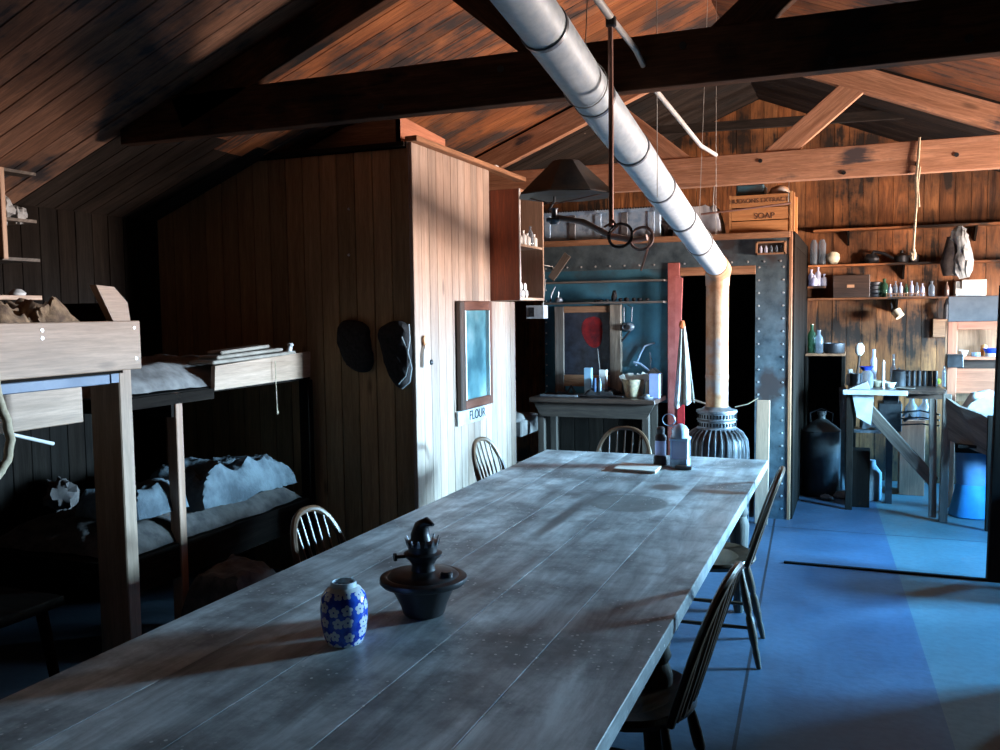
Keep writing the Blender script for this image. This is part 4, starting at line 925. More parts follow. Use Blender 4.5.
w = MB(); w.tube([(-1.98, 6.47, BZ+.014), (-1.86, 6.43, BZ+.012), (-1.70, 6.46, BZ+.012), (-1.60, 6.43, BZ+.012)], [.012, .008, .012, .006], 8); tag(w.build('iron_tongs', M['iron']), 'long dark tongs lying along the workbench front edge', 'tool')
w = MB(); w.cloth(-1.92, -1.70, 6.5, 6.72, BZ, .04, .04, 14, 18, 7); tag(w.build('dark_rags', M['black']), 'dark crumpled rags between the tins and basket', 'rag')
w = MB(); p = atY(597, 370, 6.74); q = atY(604, 345, 6.75); w.tube([(p.x+.03, 6.74, p.z-.05), (q.x-.05, 6.745, q.z-.03)], .003, 5); tag(w.build('thin_wand', M['wire']), 'thin pale wire leaning across the window with red patch', 'wire')
# fittings on the teal sheet right of the window
p = atY(628, 327, 6.79); t = thing('wall_spout', 'dark round spout with curved pipe on the teal wall', 'spout', (p.x, 6.79, p.z))
w = MB(); w.lathe((p.x, 6.798, p.z), [(.045, 0), (.045, .02), (.036, .03), (.030, .07), (.026, .07), (.024, .02), (0, .02)], 18, (0, -1, 0), sx=1.1, sy=.8); w.build('spout_ring', M['ironlit'], t)
w = MB(); w.tube([(p.x+.02, 6.77, p.z-.03), (p.x-.03, 6.77, p.z-.09), (p.x-.09, 6.77, p.z-.15), (p.x-.105, 6.77, p.z-.24), (p.x-.10, 6.77, p.z-.33)], .009, 7); w.build('curved_pipe', M['iron'], t)
w = MB(); w.tube([(p.x-.03, 6.78, p.z+.04), (p.x-.03, 6.78, p.z+.15)], .005, 6); w.tube([(p.x+.03, 6.78, p.z+.04), (p.x+.035, 6.78, p.z+.15), (p.x+.0, 6.78, p.z+.17)], .005, 6); w.build('feed_wires', M['iron'], t)
pl = [(636, 366), (640, 355), (645, 346), (651, 344), (655, 343)]
w = MB(); w.tube([(atY(x_, y_, 6.78).x, 6.775, atY(x_, y_, 6.78).z) for x_, y_ in pl], .007, 6); pl2 = [(634, 362), (641, 364), (650, 371)]
w.tube([(atY(x_, y_, 6.78).x, 6.77, atY(x_, y_, 6.78).z) for x_, y_ in pl2], .009, 6); tag(w.build('pump_handle', M['tin']), 'pale bent handle low on the teal wall above the basket', 'handle')
pl = [(650, 370), (651, 360), (650, 352)]
w = MB(); w.tube([(atY(x_, y_, 6.78).x, 6.775, atY(x_, y_, 6.78).z) for x_, y_ in pl], [.004, .01, .005], 6); tag(w.build('glass_tube', M['glass']), 'short glass tube on the teal wall beside the bent handle', 'tube')

# red post, towel, string in the doorway
t = thing('red_board', 'split red painted board standing by the black doorway', 'board', (-1.22, 6.70, 0))
w = MB(); w.prism([(-1.275, 6.70, 0), (-1.205, 6.70, 0), (-1.205, 6.70, 1.1), (-1.225, 6.70, 1.5), (-1.215, 6.70, 1.78), (-1.265, 6.70, 1.80)], (0, .035, 0)); w.build('board', M['pink'] if 0 else plain('chipped_red_paint', (.50, .15, .13), (.33, .09, .08), rough=.55, scale=7), t)
w = MB(); w.prism([(-1.245, 6.68, .98), (-1.195, 6.68, .84), (-1.200, 6.68, 0), (-1.25, 6.68, 0)], (0, .02, 0)); w.build('splint', M['red'], t)
def towel(name, label, cat, pts_top, pts_bot, y, mat, n=22, m_=14, th=.012, folds=3.5, amp=.018):
    w = MB(); g = []
    for j in range(m_+1):
        v = j/m_; row = []
        for i in range(n+1):
            u = i/n; a_ = Vector(pts_top[0]).lerp(Vector(pts_top[1]), u); b_ = Vector(pts_bot[0]).lerp(Vector(pts_bot[1]), u)
            p_ = a_.lerp(b_, v); yy = y+amp*(.35+v)*math.sin(u*PI*2*folds+v*1.5)
            zz = p_.y-(.02*abs(math.sin(u*7)) if j == m_ else 0); row.append((p_.x, yy, zz))
        g.append(row)
    F_ = [[w.bm.verts.new(q) for q in row] for row in g]; B_ = [[w.bm.verts.new((q[0], q[1]+th, q[2])) for q in row] for row in g]
    for j in range(m_):
        for i in range(n):
            w.face([F_[j][i], F_[j][i+1], F_[j+1][i+1], F_[j+1][i]], None, True); w.face([B_[j][i], B_[j+1][i], B_[j+1][i+1], B_[j][i+1]], None, True)
    for j in range(m_):
        w.face([F_[j][0], F_[j+1][0], B_[j+1][0], B_[j][0]]); w.face([F_[j][n], B_[j][n], B_[j+1][n], F_[j+1][n]])
    for i in range(n):
        w.face([F_[0][i], B_[0][i], B_[0][i+1], F_[0][i+1]]); w.face([F_[m_][i], F_[m_][i+1], B_[m_][i+1], B_[m_][i]])
    return tag(w.build(name, mat), label, cat)
P2 = lambda x_, y_, Y_: (atY(x_, y_, Y_).x, atY(x_, y_, Y_).z)
towel('hanging_towel', 'pale grey towel hanging in folds beside the black doorway', 'towel', (P2(680, 328, 6.6), P2(685, 326, 6.6)), (P2(673, 407, 6.6), P2(694, 401, 6.6)), 6.6, plain('stained_linen', (.55, .52, .46), (.34, .33, .30), rough=.95), folds=2.2)
p = atY(682, 326, 6.6); w = MB(); w.blob((p.x, 6.6, p.z+.01), .022, .02, .03, .2); tag(w.build('orange_tag', plain('orange_tag_cloth', (.62, .16, .05))), 'small orange knot at the top of the hanging towel', 'knot')
a, b_ = atY(694, 400, 6.6), atY(712, 406, 6.3); w = MB(); w.bar(a, b_, .012, .010); tag(w.build('kindling_stick', M['pale']), 'thin pale stick poking out between towel and stove', 'stick')
w = MB(); w.tube([atY(735, 407, 6.5), atY(748, 404, 6.5), atY(758, 398, 6.5)], .004, 5); tag(w.build('yellow_cord', M['rope']), 'yellowish cord sagging right of the stove flue', 'cord')
t = thing('leaning_plank', 'short pale plank upright beside the stove against the steel panel', 'plank', (-.63, 6.6, 0))
a = atY(757, 400, 6.6); w = MB(); w.bar((a.x+.035, 6.6, 0), (a.x+.045, 6.6, a.z), .09, .03, (0, 1, 0), .003); w.build('plank', M['pale'], t)
# framed niche of vials on the steel header
t = thing('vial_rack', 'small framed wooden rack of tiny vials on the steel wall corner', 'rack', (-.56, 6.77, 1.95))
a = atY(756, 242, 6.77); b_ = atY(786, 254, 6.77)
for (q0, q1, r0_, r1_) in ((a.x, b_.x, a.z-.012, a.z), (a.x, b_.x, b_.z, b_.z+.012), (a.x, a.x+.012, b_.z, a.z), (b_.x-.012, b_.x, b_.z, a.z)):
    w = MB(); w.box(q0, q1, 6.745, 6.796, r0_, r1_); w.build('frame_bar', M['trim'], t)
w = MB(); w.box(a.x, b_.x, 6.785, 6.796, b_.z, a.z); w.build('rear_panel', M['darkwood'], t)
for i in range(5):
    w = MB(); w.lathe((a.x+.035+.036*i, 6.765, b_.z+.012), [(.011, 0), (.011, .035), (.005, .045), (.005, .052), (0, .053)], 10)
    w.build('vial', M['blueglass'] if i < 2 else M['glass'], t)
# ------------------------------------------------------------------ on the darkroom roof
t = thing('tin_trunk', 'long pale blue embossed tin trunk on the darkroom roof', 'trunk', (-1.9, 7.0, DT))
a = atY(545, 212, 6.9); b_ = atY(661, 208, 6.9)
w = MB(); w.box(-2.42, b_.x, 6.88, 7.25, DT, 2.33, .006); w.build('body', M['tin'], t)
w = MB(); w.box(-2.43, b_.x+.008, 6.87, 7.26, 2.31, 2.335, .003); w.build('lid', M['tin'], t)
for i in range(5):
    x_ = -2.35+.21*i; w = MB(); w.box(x_, x_+.05, 6.872, 6.88, DT+.01, 2.305, .002); w.build('strap', M['ironlit'] if i % 2 else M['tin'], t)
w = MB()
for i in range(48): w.box(-2.42+i*.0208, -2.41+i*.0208, 6.868, 6.878, 2.33, 2.342)
w.build('toothed_edge', M['iron'], t)
w = MB(); w.cloth(-1.33, -.95, 6.86, 7.15, DT, .20, .06, 6, 26, 13); tag(w.build('white_sack', plain('white_flour_sack', (.66, .66, .68), (.4, .44, .52), rough=.85, scale=5)), 'bulging white sack on the darkroom roof behind the flue', 'sack')
w = MB(); w.blob((-1.37, 7.0, DT+.075), .08, .1, .075, .3, 3, 18, 3); tag(w.build('dark_bag', M['darkcloth']), 'dark round bag squeezed between tin trunk and white sack', 'bag')
t = thing('wooden_crate', 'orange wooden packing crate with stencilled letters on the darkroom roof', 'crate', (-.65, 7.0, DT))
X0, X1, Y0, Y1, Z0, Z1 = -.885, -.475, 6.88, 7.25, DT, 2.385
w = MB()
for i in range(3): w.box(X0, X1, Y0, Y0+.015, Z0+.004+i*(Z1-Z0)/3, Z0+(i+1)*(Z1-Z0)/3-.003, .002)
w.build('front_panel', M['crate'], t)
w = MB(); w.box(X0, X1, Y1-.015, Y1, Z0, Z1); w.build('rear_panel', M['crate'], t)
w = MB(); w.box(X1+.001, X1+.02, Y0-.005, Y1, Z0, Z1+.01, .002); w.box(X1+.02, X1+.035, Y0, Y0+.06, Z0, Z1); w.box(X1+.02, X1+.035, Y1-.06, Y1, Z0, Z1); w.build('side_panel', M['crate'], t)
w = MB(); w.box(X0-.016, X0-.001, Y0, Y1, Z0, Z1); w.build('side_panel', M['crate'], t)
w = MB(); w.box(X0, X1, Y0+.015, Y1-.015, Z0, Z0+.012); w.build('bottom_board', M['crate'], t)
ink = plain('faded_stencil_ink', (.07, .04, .03), (.16, .08, .05), rough=.8)
text('HUDSONS EXTRACT', ((X0+X1)/2-.01, Y0-.002, Z0+.238), .045, (PI/2, 0, 0), ink, t)
text('SOAP', ((X0+X1)/2+.03, Y0-.002, Z0+.125), .06, (PI/2, 0, 0), ink, t)
w = MB(); w.tube([(-1.0, 6.2, 2.19), (-.72, 6.2, 2.21), (-.42, 6.22, 2.235)], .007, 6); tag(w.build('thin_rail', M['rod']), 'thin rusty rod hanging level before the crate', 'rod')
w = MB(); w.tube([(-.435, 6.21, 2.24), (-.435, 6.25, 2.38)], .0025, 4); w.tube([(-.92, 6.2, 2.20), (-.92, 6.25, 2.38)], .004, 4); tag(w.build('rail_hanger', M['wire']), 'pair of wires holding the level rusty rod', 'wire')
w = MB(); w.box(-.86, -.66, 6.95, 7.2, Z1, 2.47, .01); tag(w.build('teal_tin', M['teal']), 'teal painted tin on top of the orange crate', 'tin')
w = MB(); w.lathe((-.56, 7.06, Z1), [(.075, 0), (.08, .02), (.06, .06), (.02, .075), (0, .076)], 18); tag(w.build('copper_bowl', M['rust']), 'rusty upturned bowl beside the teal tin on the crate', 'bowl')
# rope
w = MB(); w.tube([(.34, 6.255, 2.60), (.335, 6.25, 2.48), (.325, 6.25, 2.35), (.33, 6.25, 2.2), (.32, 6.25, 2.0), (.315, 6.25, 1.86)], [.008, .008, .010, .007, .008, .007], 6)
w.blob((.315, 6.25, 1.875), .018, .018, .035, .3); w.tube([(.345, 6.25, 2.42), (.335, 6.25, 2.3), (.345, 6.25, 2.17)], .006, 6)
tag(w.build('knotted_rope', M['rope']), 'frayed pale rope hanging from the far truss', 'rope')

# ------------------------------------------------------------------ shelves on the far wall
YW = YF-.002
def fshelf(label, x0, x1, z, d=.2, brk=()):
    t = thing('wall_shelf', label, 'shelf', ((x0+x1)/2, YW, z-.02))
    w = MB(); w.box(x0, x1, YW-d, YW, z-.018, z, .002); w.build('shelf_board', M['far'], t)
    for b_ in brk: w = MB(); w.prism([(b_, YW-.001, z-.018), (b_, YW-d*.8, z-.018), (b_, YW-.001, z-.14)], (.018, 0, 0)); w.build('bracket', M['oldwall'], t)
fshelf('topmost empty shelf on the far wall', -.38, 1.6, 2.235, .18, (-.1, .9))
fshelf('second shelf on the far wall with jars and a wrapped bundle', -.42, 1.25, 1.925, .2, (.35,))
fshelf('third long shelf on the far wall with the bottle row', -.42, .95, 1.632, .22, (.3,))
fshelf('tiny side shelf with violet white bottles at the darkroom corner', -.42, -.27, 1.738, .25)
YB = 8.5
# jars on second shelf
def sh(x_, y_, Y_=YB): return atY(x_, y_, Y_)
for k, (xa, xb, la) in enumerate(((803, 812, 'tall dark glass jar nearest the darkroom on the second shelf'), (815.5, 825, 'tall dark glass jar beside the pale lumpy pot'))):
    a = sh(xa, 262); b_ = sh(xb, 262); r_ = (b_.x-a.x)/2; cx = (a.x+b_.x)/2
    cx = (-.375, -.305)[k]; r_ = .031
    w = MB(); w.lathe((cx, YB, 1.925), [(r_*.95, 0), (r_, .01), (r_, .19), (r_*.6, .215), (r_*.6, .225), (0, .23)], 18); tag(w.build('glass_jar', M['glass']), la, 'jar')
a = sh(833, 262); w = MB(); w.blob((a.x, YB, 1.925+.058), .055, .05, .058, .18, 3, 20, 2); tag(w.build('lumpy_pot', plain('cream_plaster', (.72, .66, .48), (.5, .45, .32), rough=.8)), 'pale cream lumpy pot on the second shelf', 'pot')
t = thing('meat_mincer', 'black iron hand tool with long handle on the second shelf', 'tool', (.15, YB, 1.925))
w = MB(); w.blob((.10, YB, 1.965), .06, .04, .045, .2); w.tube([(.08, YB, 1.97), (.12, YB, 2.03), (.20, YB, 2.01), (.28, YB, 1.96)], .014, 8); w.build('body', M['iron'], t)
t = thing('iron_kettle', 'dark kettle with knobbed lid on the second shelf', 'kettle', (.34, YB, 1.925))
w = MB(); w.lathe((.34, YB, 1.925), [(.05, 0), (.058, .02), (.055, .06), (.03, .08), (.012, .085), (.014, .105), (0, .11)], 18); w.build('body', M['iron'], t)
w = MB(); w.tube([(.38, YB, 1.97), (.42, YB, 1.99), (.43, YB, 2.02)], [.014, .01, .008], 8); w.build('spout', M['iron'], t)
w = MB(); w.lathe((.44, YB+.02, 1.925), [(.035, 0), (.038, .06), (.02, .08), (.014, .10), (0, .1)], 14); tag(w.build('small_black_pot', M['iron']), 'small black pot between kettle and hanging rope', 'pot')
# violet bottles
for k, (x_, h_, la) in enumerate(((-.40+.0, .15, 'tall greenish white bottle on the tiny side shelf'), (-.345, .17, 'tallest violet white bottle on the tiny side shelf'), (-.295, .11, 'short violet white bottle at the shelf tip'))):
    bottle('violet_bottle', la, 'bottle', x_+.008, YB-.04+.02*k, 1.738, .026, h_, M['blueglass'], 'bottles on the tiny side shelf')
bottle('violet_bottle', 'low violet white bottle in front on the tiny side shelf', 'bottle', -.365, YB-.10, 1.738, .026, .10, M['blueglass'], 'bottles on the tiny side shelf')
# third shelf
w = MB(); w.box(-.21, .09, 8.42, 8.6, 1.632, 1.83, .004); tag(w.build('dark_box', M['darkwood']), 'broad black wooden box on the third shelf', 'box')
w = MB(); w.box(-.095, -.035, 8.416, 8.42, 1.72, 1.745); lab = w.build('brass_plate', M['rust']); lab.parent = bpy.data.objects['dark_box']; lab.location = lab.location-bpy.data.objects['dark_box'].location
for k in range(4):
    w = MB(); w.lathe((.125+.004*(k % 2), 8.5, 1.632+k*.034), [(.06, 0), (.063, .004), (.063, .028), (.055, .033), (0, .033)], 18)
    tag(w.build('flat_tin', M['iron']), ['bottom flat tin of the dark stack on the third shelf', 'second flat tin up in the dark stack', 'third flat tin up in the dark stack', 'topmost flat tin of the dark stack'][k], 'tin', 'stack of flat tins')
t = thing('bottle_rack', 'low orange slotted rack holding small bottles on the third shelf', 'rack', (.38, 8.45, 1.632))
w = MB(); w.box(.22, .53, 8.40, 8.50, 1.632, 1.637); w.box(.22, .53, 8.40, 8.405, 1.655, 1.664); w.box(.22, .53, 8.495, 8.50, 1.655, 1.664)
for i in range(14): w.box(.222+i*.0232, .228+i*.0232, 8.40, 8.404, 1.637, 1.656)
w.build('slotted_frame', M['trim'], t)
bottle('corked_bottle', 'big dark green bottle with pale label at the left end of the rack row', 'bottle', .205, 8.46, 1.632, .033, .16, M['greenglass'])
for i in range(7):
    x_ = .252+.042*i; la = 'small clear glass bottle standing in the slotted rack'
    if i == 3: la = 'small green glass bottle in the middle of the slotted rack'
    bottle('small_bottle', la, 'bottle', x_, 8.45, 1.638, .0165, .105+.012*((i*5) % 3), M['greenglass'] if i == 3 else (M['blueglass'] if i % 2 == 0 else M['glass']), 'small bottles in the slotted rack')
bottle('labelled_bottle', 'clear bottle with dark lower half just right of the slotted rack', 'bottle', .575, 8.45, 1.632, .024, .13, M['glass'])
bottle('brown_bottle', 'dull brown bottle near the propped board', 'bottle', .69, 8.45, 1.632, .02, .12, plain('brown_glass', (.16, .10, .07), (.1, .06, .05), rough=.2))
w = MB(); w.box(.755, .985, 8.44, 8.6, 1.632, 1.69, .003); w.box(.80, .985, 8.42, 8.44, 1.69, 1.765, .003); w.box(.755, .985, 8.44, 8.6, 1.69, 1.755, .003)
tag(w.build('pale_carton', M['paper']), 'pale flat carton under the wrapped bundle on the third shelf', 'carton')
# wrapped white bundle
t = thing('wrapped_bundle', 'pale crumpled wrapped bundle like a ham at the shelf end', 'bundle', (.78, 8.32, 1.78))
w = MB(); c0 = sh(958, 228, 8.32)
w.tube([(.80, 8.32, 1.775), (.79, 8.32, 1.83), (.785, 8.32, 1.92), (.80, 8.32, 1.99), (.79, 8.32, 2.05), (.775, 8.32, 2.12), (.77, 8.32, 2.17), (.77, 8.32, 2.205)], [.03, .075, .078, .060, .052, .062, .05, .02], 26)
for v_ in w.bm.verts: v_.co += Vector((1, 1, .3))*(.034*noise.noise(v_.co*20)+.022*noise.noise(v_.co*47))
w.build('wrapping', plain('crumpled_white_wrap', (.42, .44, .45), (.22, .25, .26), rough=.6, bump=1, scale=24), t)
w = MB(); w.tube([(.70, 8.35, 1.80), (.70, 8.35, 1.90), (.71, 8.35, 2.0), (.715, 8.35, 2.12)], [.05, .075, .06, .04], 14); w.build('dark_sleeve', M['darkcloth'], t)
# cup on hook
t = thing('enamel_mug', 'cream enamel mug hanging by its handle under the third shelf', 'mug', (.42, 8.5, 1.5))
cx, cz = sh(898, 314, 8.5).x, sh(898, 314, 8.5).z
w = MB(); w.lathe((cx, 8.5, cz), [(.038, -.03), (.040, -.03), (.042, .035), (.038, .035), (.036, -.024), (0, -.024)], 20, (-.55, .3, .8)); w.build('cup', plain('cream_enamel', (.80, .62, .40), (.7, .5, .3), rough=.35), t)
w = MB(); w.tube([(cx-.01, 8.5, cz+.035), (cx-.035, 8.5, cz+.05), (cx-.055, 8.5, cz+.03), (cx-.045, 8.5, cz-.005)], .005, 6); w.build('handle', M['iron'], t)
w = MB(); w.tube([(cx-.045, 8.5, cz+.045), (cx-.055, 8.5, cz+.10), (cx-.045, 8.52, 1.614)], .003, 5); w.build('hook', M['iron'], t)
# board and dark box fixed low on far wall at right
w = MB(); w.box(.60, .80, 8.585, YW, 1.28, 1.44, .003); tag(w.build('wall_board', M['trim']), 'square brown board fixed to the far wall above the galley bench', 'board')
w = MB(); w.tube([(.70, 8.57, 1.44), (.70, 8.55, 1.55), (.72, 8.57, 1.61)], .022, 8); tag(w.build('hanging_rag', M['darkcloth']), 'dark rag hanging above the square brown board', 'rag')
# side stand in the corner
t = thing('corner_cupboard', 'narrow black open stand in the corner by the darkroom', 'stand', (-.28, 8.3, 0))
w = MB(); w.box(-.42, -.10, 8.15, 8.6, 1.135, 1.155, .002); w.build('top_board', M['trim'], t)
w = MB(); w.box(-.42, -.405, 8.17, 8.6, 0, 1.135); w.build('side_panel', M['oldwall'], t)
w = MB(); w.box(-.125, -.10, 8.17, 8.6, 0, 1.135); w.build('side_panel', M['oldwall'], t)
w = MB(); w.box(-.405, -.125, 8.58, 8.6, 0, 1.135); w.build('rear_panel', M['black'], t)
bottle('dark_bottle', 'tall dark bottle on the narrow corner stand', 'bottle', -.375, 8.3, 1.155, .035, .25, M['greenglass'])
bottle('clear_bottle', 'clear bottle with bright glint beside the tall dark bottle', 'bottle', -.315, 8.27, 1.155, .035, .20, M['glass'])
w = MB(); w.lathe((-.19, 8.3, 1.155), [(.075, 0), (.085, .01), (.088, .085), (.083, .085), (.078, .015), (0, .012)], 22); tag(w.build('black_pan', M['iron']), 'round black pan on the narrow corner stand', 'pan')
# big can with conical top
t = thing('oil_can', 'large dim metal can with conical shoulder on the floor below the stand', 'can', (-.27, 7.85, 0))
w = MB(); w.lathe((-.27, 7.85, 0), [(.145, 0), (.15, .01), (.15, .53), (.155, .535), (.14, .55), (.05, .62), (.03, .63), (.028, .66), (.036, .665), (.036, .69), (0, .69)], 28); w.build('body', metal('dull_can', (.05, .05, .05), (.10, .10, .10), rough=.5, met=.5), t)
w = MB(); w.tube([(-.35, 7.82, .6), (-.36, 7.8, .68), (-.27, 7.8, .72), (-.18, 7.8, .68), (-.19, 7.82, .6)], .004, 6); w.build('handle', M['iron'], t)
for k, (x_, y_, r_, la) in enumerate(((-.10, 7.72, .05, 'small crumpled white wad on the floor near the big can'), (-.22, 7.62, .035, 'flat pale scrap on the floor in front of the big can'), (.0, 7.85, .06, 'greyish ash heap on the floor by the galley leg'))):
    w = MB(); w.blob((x_, y_, r_*.6), r_*1.3, r_, r_*.62, .4, 4, 16, k); tag(w.build('rubbish_scrap', M['cloth']), la, 'scrap')
w = MB(); w.tube([(-.105, 8.0, 0), (-.10, 8.05, .5), (-.115, 8.03, .88)], [.032, .028, .03], 10)
tag(w.build('cloth_roll', M['greycloth']), 'dim upright cloth roll between the can and galley bench', 'roll')

# ------------------------------------------------------------------ galley bench
GZ = .925
t = thing('galley_bench', 'rough galley bench with pale front board and diagonal brace by the far wall', 'bench', (.25, 7.6, 0))
w = MB(); w.box(-.07, .60, 7.22, 8.1, GZ-.02, GZ, .003); w.build('bench_top', M['darkwood'], t)
w = MB(); w.box(-.10, .345, 7.18, 7.23, GZ-.03, GZ+.004, .003); w.build('front_board', M['cloth'], t)
w = MB(); w.box(.345, .62, 7.4, 7.44, GZ-.07, GZ, .003); w.build('front_rail', M['darkwood'], t)
w = MB(); w.bar((.52, 7.12, .02), (.51, 7.16, .88), .05, .045, (0, 1, 0), .003); w.build('leg', M['grey'], t)
w = MB(); w.bar((.585, 7.08, 0), (.60, 7.12, .92), .055, .05, (0, 1, 0), .003); w.build('leg', M['grey'], t)
w = MB(); w.bar((-.05, 7.3, 0), (-.05, 7.3, GZ-.02), .05, .05, (0, 1, 0), .003); w.build('leg', M['oldwall'], t)
w = MB(); w.bar((-.03, 8.0, 0), (-.03, 8.0, GZ-.02), .05, .05, (0, 1, 0), .003); w.build('leg', M['oldwall'], t)
a = atY(862, 402, 7.3); b_ = atY(934, 482, 7.16); w = MB(); w.bar(a, b_, .03, .085, (0, 0, 1), .003); w.build('diagonal_brace', M['grey'], t)
w = MB(); w.prism([(-.035, 7.26, GZ-.03), (.12, 7.26, GZ-.03), (.10, 7.26, .66), (-.0, 7.26, .72)], (0, .012, 0)); w.build('hanging_cloth', M['cloth'], t)
# beneath the bench
t = thing('small_range', 'black iron cooking box with side pan hung under the galley bench', 'stove', (.25, 7.6, .0))
w = MB(); w.box(.155, .325, 7.55, 7.8, .58, .80, .006); w.box(.19, .30, 7.56, 7.7, .80, .90, .004); w.build('body', M['iron'], t)
w = MB(); w.tube([(.325, 7.6, .70), (.37, 7.6, .74), (.39, 7.6, .70), (.34, 7.6, .66)], .012, 6); w.build('latch', M['iron'], t)
w = MB(); w.box(.215, .265, 7.6, 7.7, 0, .58); w.build('stand', M['iron'], t)
w = MB(); w.box(.33, .52, 8.0, 8.25, 0, .62, .004); tag(w.build('tea_chest', M['pink']), 'orange pink box standing under the galley bench against the wall', 'box')
for k in range(3):
    w = MB(); w.tube([(.30, 7.5, .64+.05*k), (.45, 7.45, .66+.05*k), (.56, 7.2, .68+.04*k)], .006, 5); tag(w.build('bent_wire_bar', M['iron']), ['lowest', 'middle', 'uppermost'][k]+' of three thin iron bars under the galley bench', 'bar', 'thin bars under the bench')
for k, (x_, y_, la) in enumerate(((.42, 7.75, 'dull glass demijohn on the box under the bench, by the brace'), (.52, 7.78, 'dull glass demijohn on the box under the bench, by the legs'))):
    w = MB(); w.lathe((x_, 8.1, .62), [(.045, 0), (.05, .01), (.05, .10), (.02, .14), (.018, .18), (0, .18)], 16); tag(w.build('demijohn', M['glass']), la, 'bottle')
w = MB(); w.lathe((.12, 7.75, 0), [(.07, 0), (.075, .01), (.075, .22), (.03, .28), (.025, .32), (0, .32)], 18); tag(w.build('white_jug', M['cloth']), 'pale stone jug on the floor under the galley bench', 'jug')
w = MB(); w.box(-.03, .10, 7.4, 7.6, .0, .44, .004); tag(w.build('coal_box', M['oldwall']), 'tall dark box on the floor at the near end under the bench', 'box')
w = MB(); w.cloth(.03, .17, 7.45, 7.6, .60, .10, .08, 16, 18, 3); w.bm.verts.ensure_lookup_table()
w.box(-.02, .18, 7.42, 7.62, .58, .60); tag(w.build('wire_tangle', M['ironlit']), 'tangled grey metal scraps on a ledge under the bench', 'scrap')
# on the bench
def on(name, label, cat, x_, y_, prof, mat, n_=18, grp=None, z=GZ):
    w = MB(); w.lathe((x_, y_, z), prof, n_); return tag(w.build(name, mat), label, cat, grp)
p = atY(850, 370, 7.7); on('white_jar', 'small white topped jar at the left end of the galley bench', 'jar', p.x, 7.7, [(.025, 0), (.027, .01), (.027, .08), (.018, .09), (.018, .13), (0, .13)], M['white'])
t = thing('glass_carafe', 'glass jug with a bright blue rim on the galley bench', 'jug', (.07, 7.5, GZ))
w = MB(); w.lathe((.07, 7.5, GZ), [(.04, 0), (.045, .01), (.048, .10), (.03, .13), (.03, .135), (0, .135)], 18); w.build('body', M['glass'], t)
w = MB(); w.lathe((.065, 7.5, GZ+.135), [(.03, 0), (.055, .028), (.05, .028), (.0, .004)], 16); w.build('rim', M['blue'], t)
t = thing('scrubbing_brush', 'white headed brush standing up in a dark pot on the bench', 'brush', (-.0, 7.65, GZ))
w = MB(); w.lathe((-.01, 7.65, GZ), [(.045, 0), (.048, .10), (.043, .10), (.04, .01), (0, .01)], 16); w.build('pot', M['iron'], t)
w = MB(); w.tube([(-.01, 7.65, GZ+.012), (.01, 7.65, GZ+.2), (.012, 7.65, GZ+.25)], .010, 7); w.build('handle', M['darkwood'], t)
w = MB(); w.blob((.014, 7.65, GZ+.29), .035, .02, .05, .15, 3, 16, 1); w.build('brush_head', M['white'], t)
on('slim_bottle', 'slim tall clear bottle with pale cork behind the blue rimmed jug', 'bottle', .12, 7.75, [(.022, 0), (.024, .2), (.012, .23), (.012, .28), (.016, .285), (0, .29)], M['blueglass'])
on('candle', 'thin white candle standing on the galley bench', 'candle', .185, 7.45, [(.010, 0), (.010, .20), (.003, .215), (0, .22)], M['white'])
on('cream_bowl', 'wide cream bowl on the galley bench beside the candle', 'bowl', .15, 7.6, [(.035, 0), (.04, .004), (.065, .05), (.061, .05), (.03, .008), (0, .006)], plain('cream_ware', (.5, .45, .33), (.4, .35, .25), rough=.4))
on('white_bowl', 'small white bowl on the galley bench right of the candle', 'bowl', .235, 7.55, [(.025, 0), (.03, .004), (.045, .04), (.042, .04), (.02, .006), (0, .005)], M['white'])
w = MB(); w.prism([(-.06, 7.26, GZ+.005), (.09, 7.26, GZ+.005), (.07, 7.26, GZ+.065)], (0, .09, 0)); tag(w.build('paper_cone', M['cloth']), 'folded pale paper wedge at the galley bench corner', 'paper')
t = thing('black_pot', 'black pot with bright lid next to the mug row', 'pot', (.30, 7.6, GZ))
w = MB(); w.lathe((.30, 7.6, GZ), [(.045, 0), (.05, .01), (.05, .12), (.052, .125), (.03, .135), (.008, .138), (.008, .15), (0, .15)], 20); w.build('body', M['iron'], t)
w = MB(); w.tube([(.35, 7.6, GZ+.10), (.375, 7.6, GZ+.08), (.35, 7.6, GZ+.05)], .005, 6); w.build('handle', M['iron'], t)
for i in range(6):
    on('dark_mug', 'dark enamel mug in the row on the galley bench', 'mug', .375+.038*i, 7.75-.0*i, [(.017, 0), (.018, .005), (.018, .12-.006*(i % 2)), (.016, .12), (.015, .01), (0, .008)], M['iron'], 14, 'row of dark mugs')
on('flat_plate', 'pale flat plate lying in front of the dark mugs', 'plate', .34, 7.40, [(.04, 0), (.07, .010), (.068, .013), (.04, .004), (0, .004)], M['grey'])
on('glass_ornament', 'little yellowish green glass at the right end of the bench', 'glass', .60, 8.0, [(.02, 0), (.028, .02), (.02, .04), (0, .042)], plain('yellow_green_glass', (.35, .5, .05), (.3, .4, .05), rough=.15))
on('thin_flask', 'thin clear flask behind the dark mugs', 'flask', .27, 7.95, [(.02, 0), (.022, .12), (.009, .15), (.009, .24), (0, .24)], M['glass'])
on('thin_flask', 'thin clear flask at the right end of the dark mug row', 'flask', .625, 7.72, [(.012, 0), (.013, .12), (.006, .14), (.006, .16), (0, .16)], M['glass'])

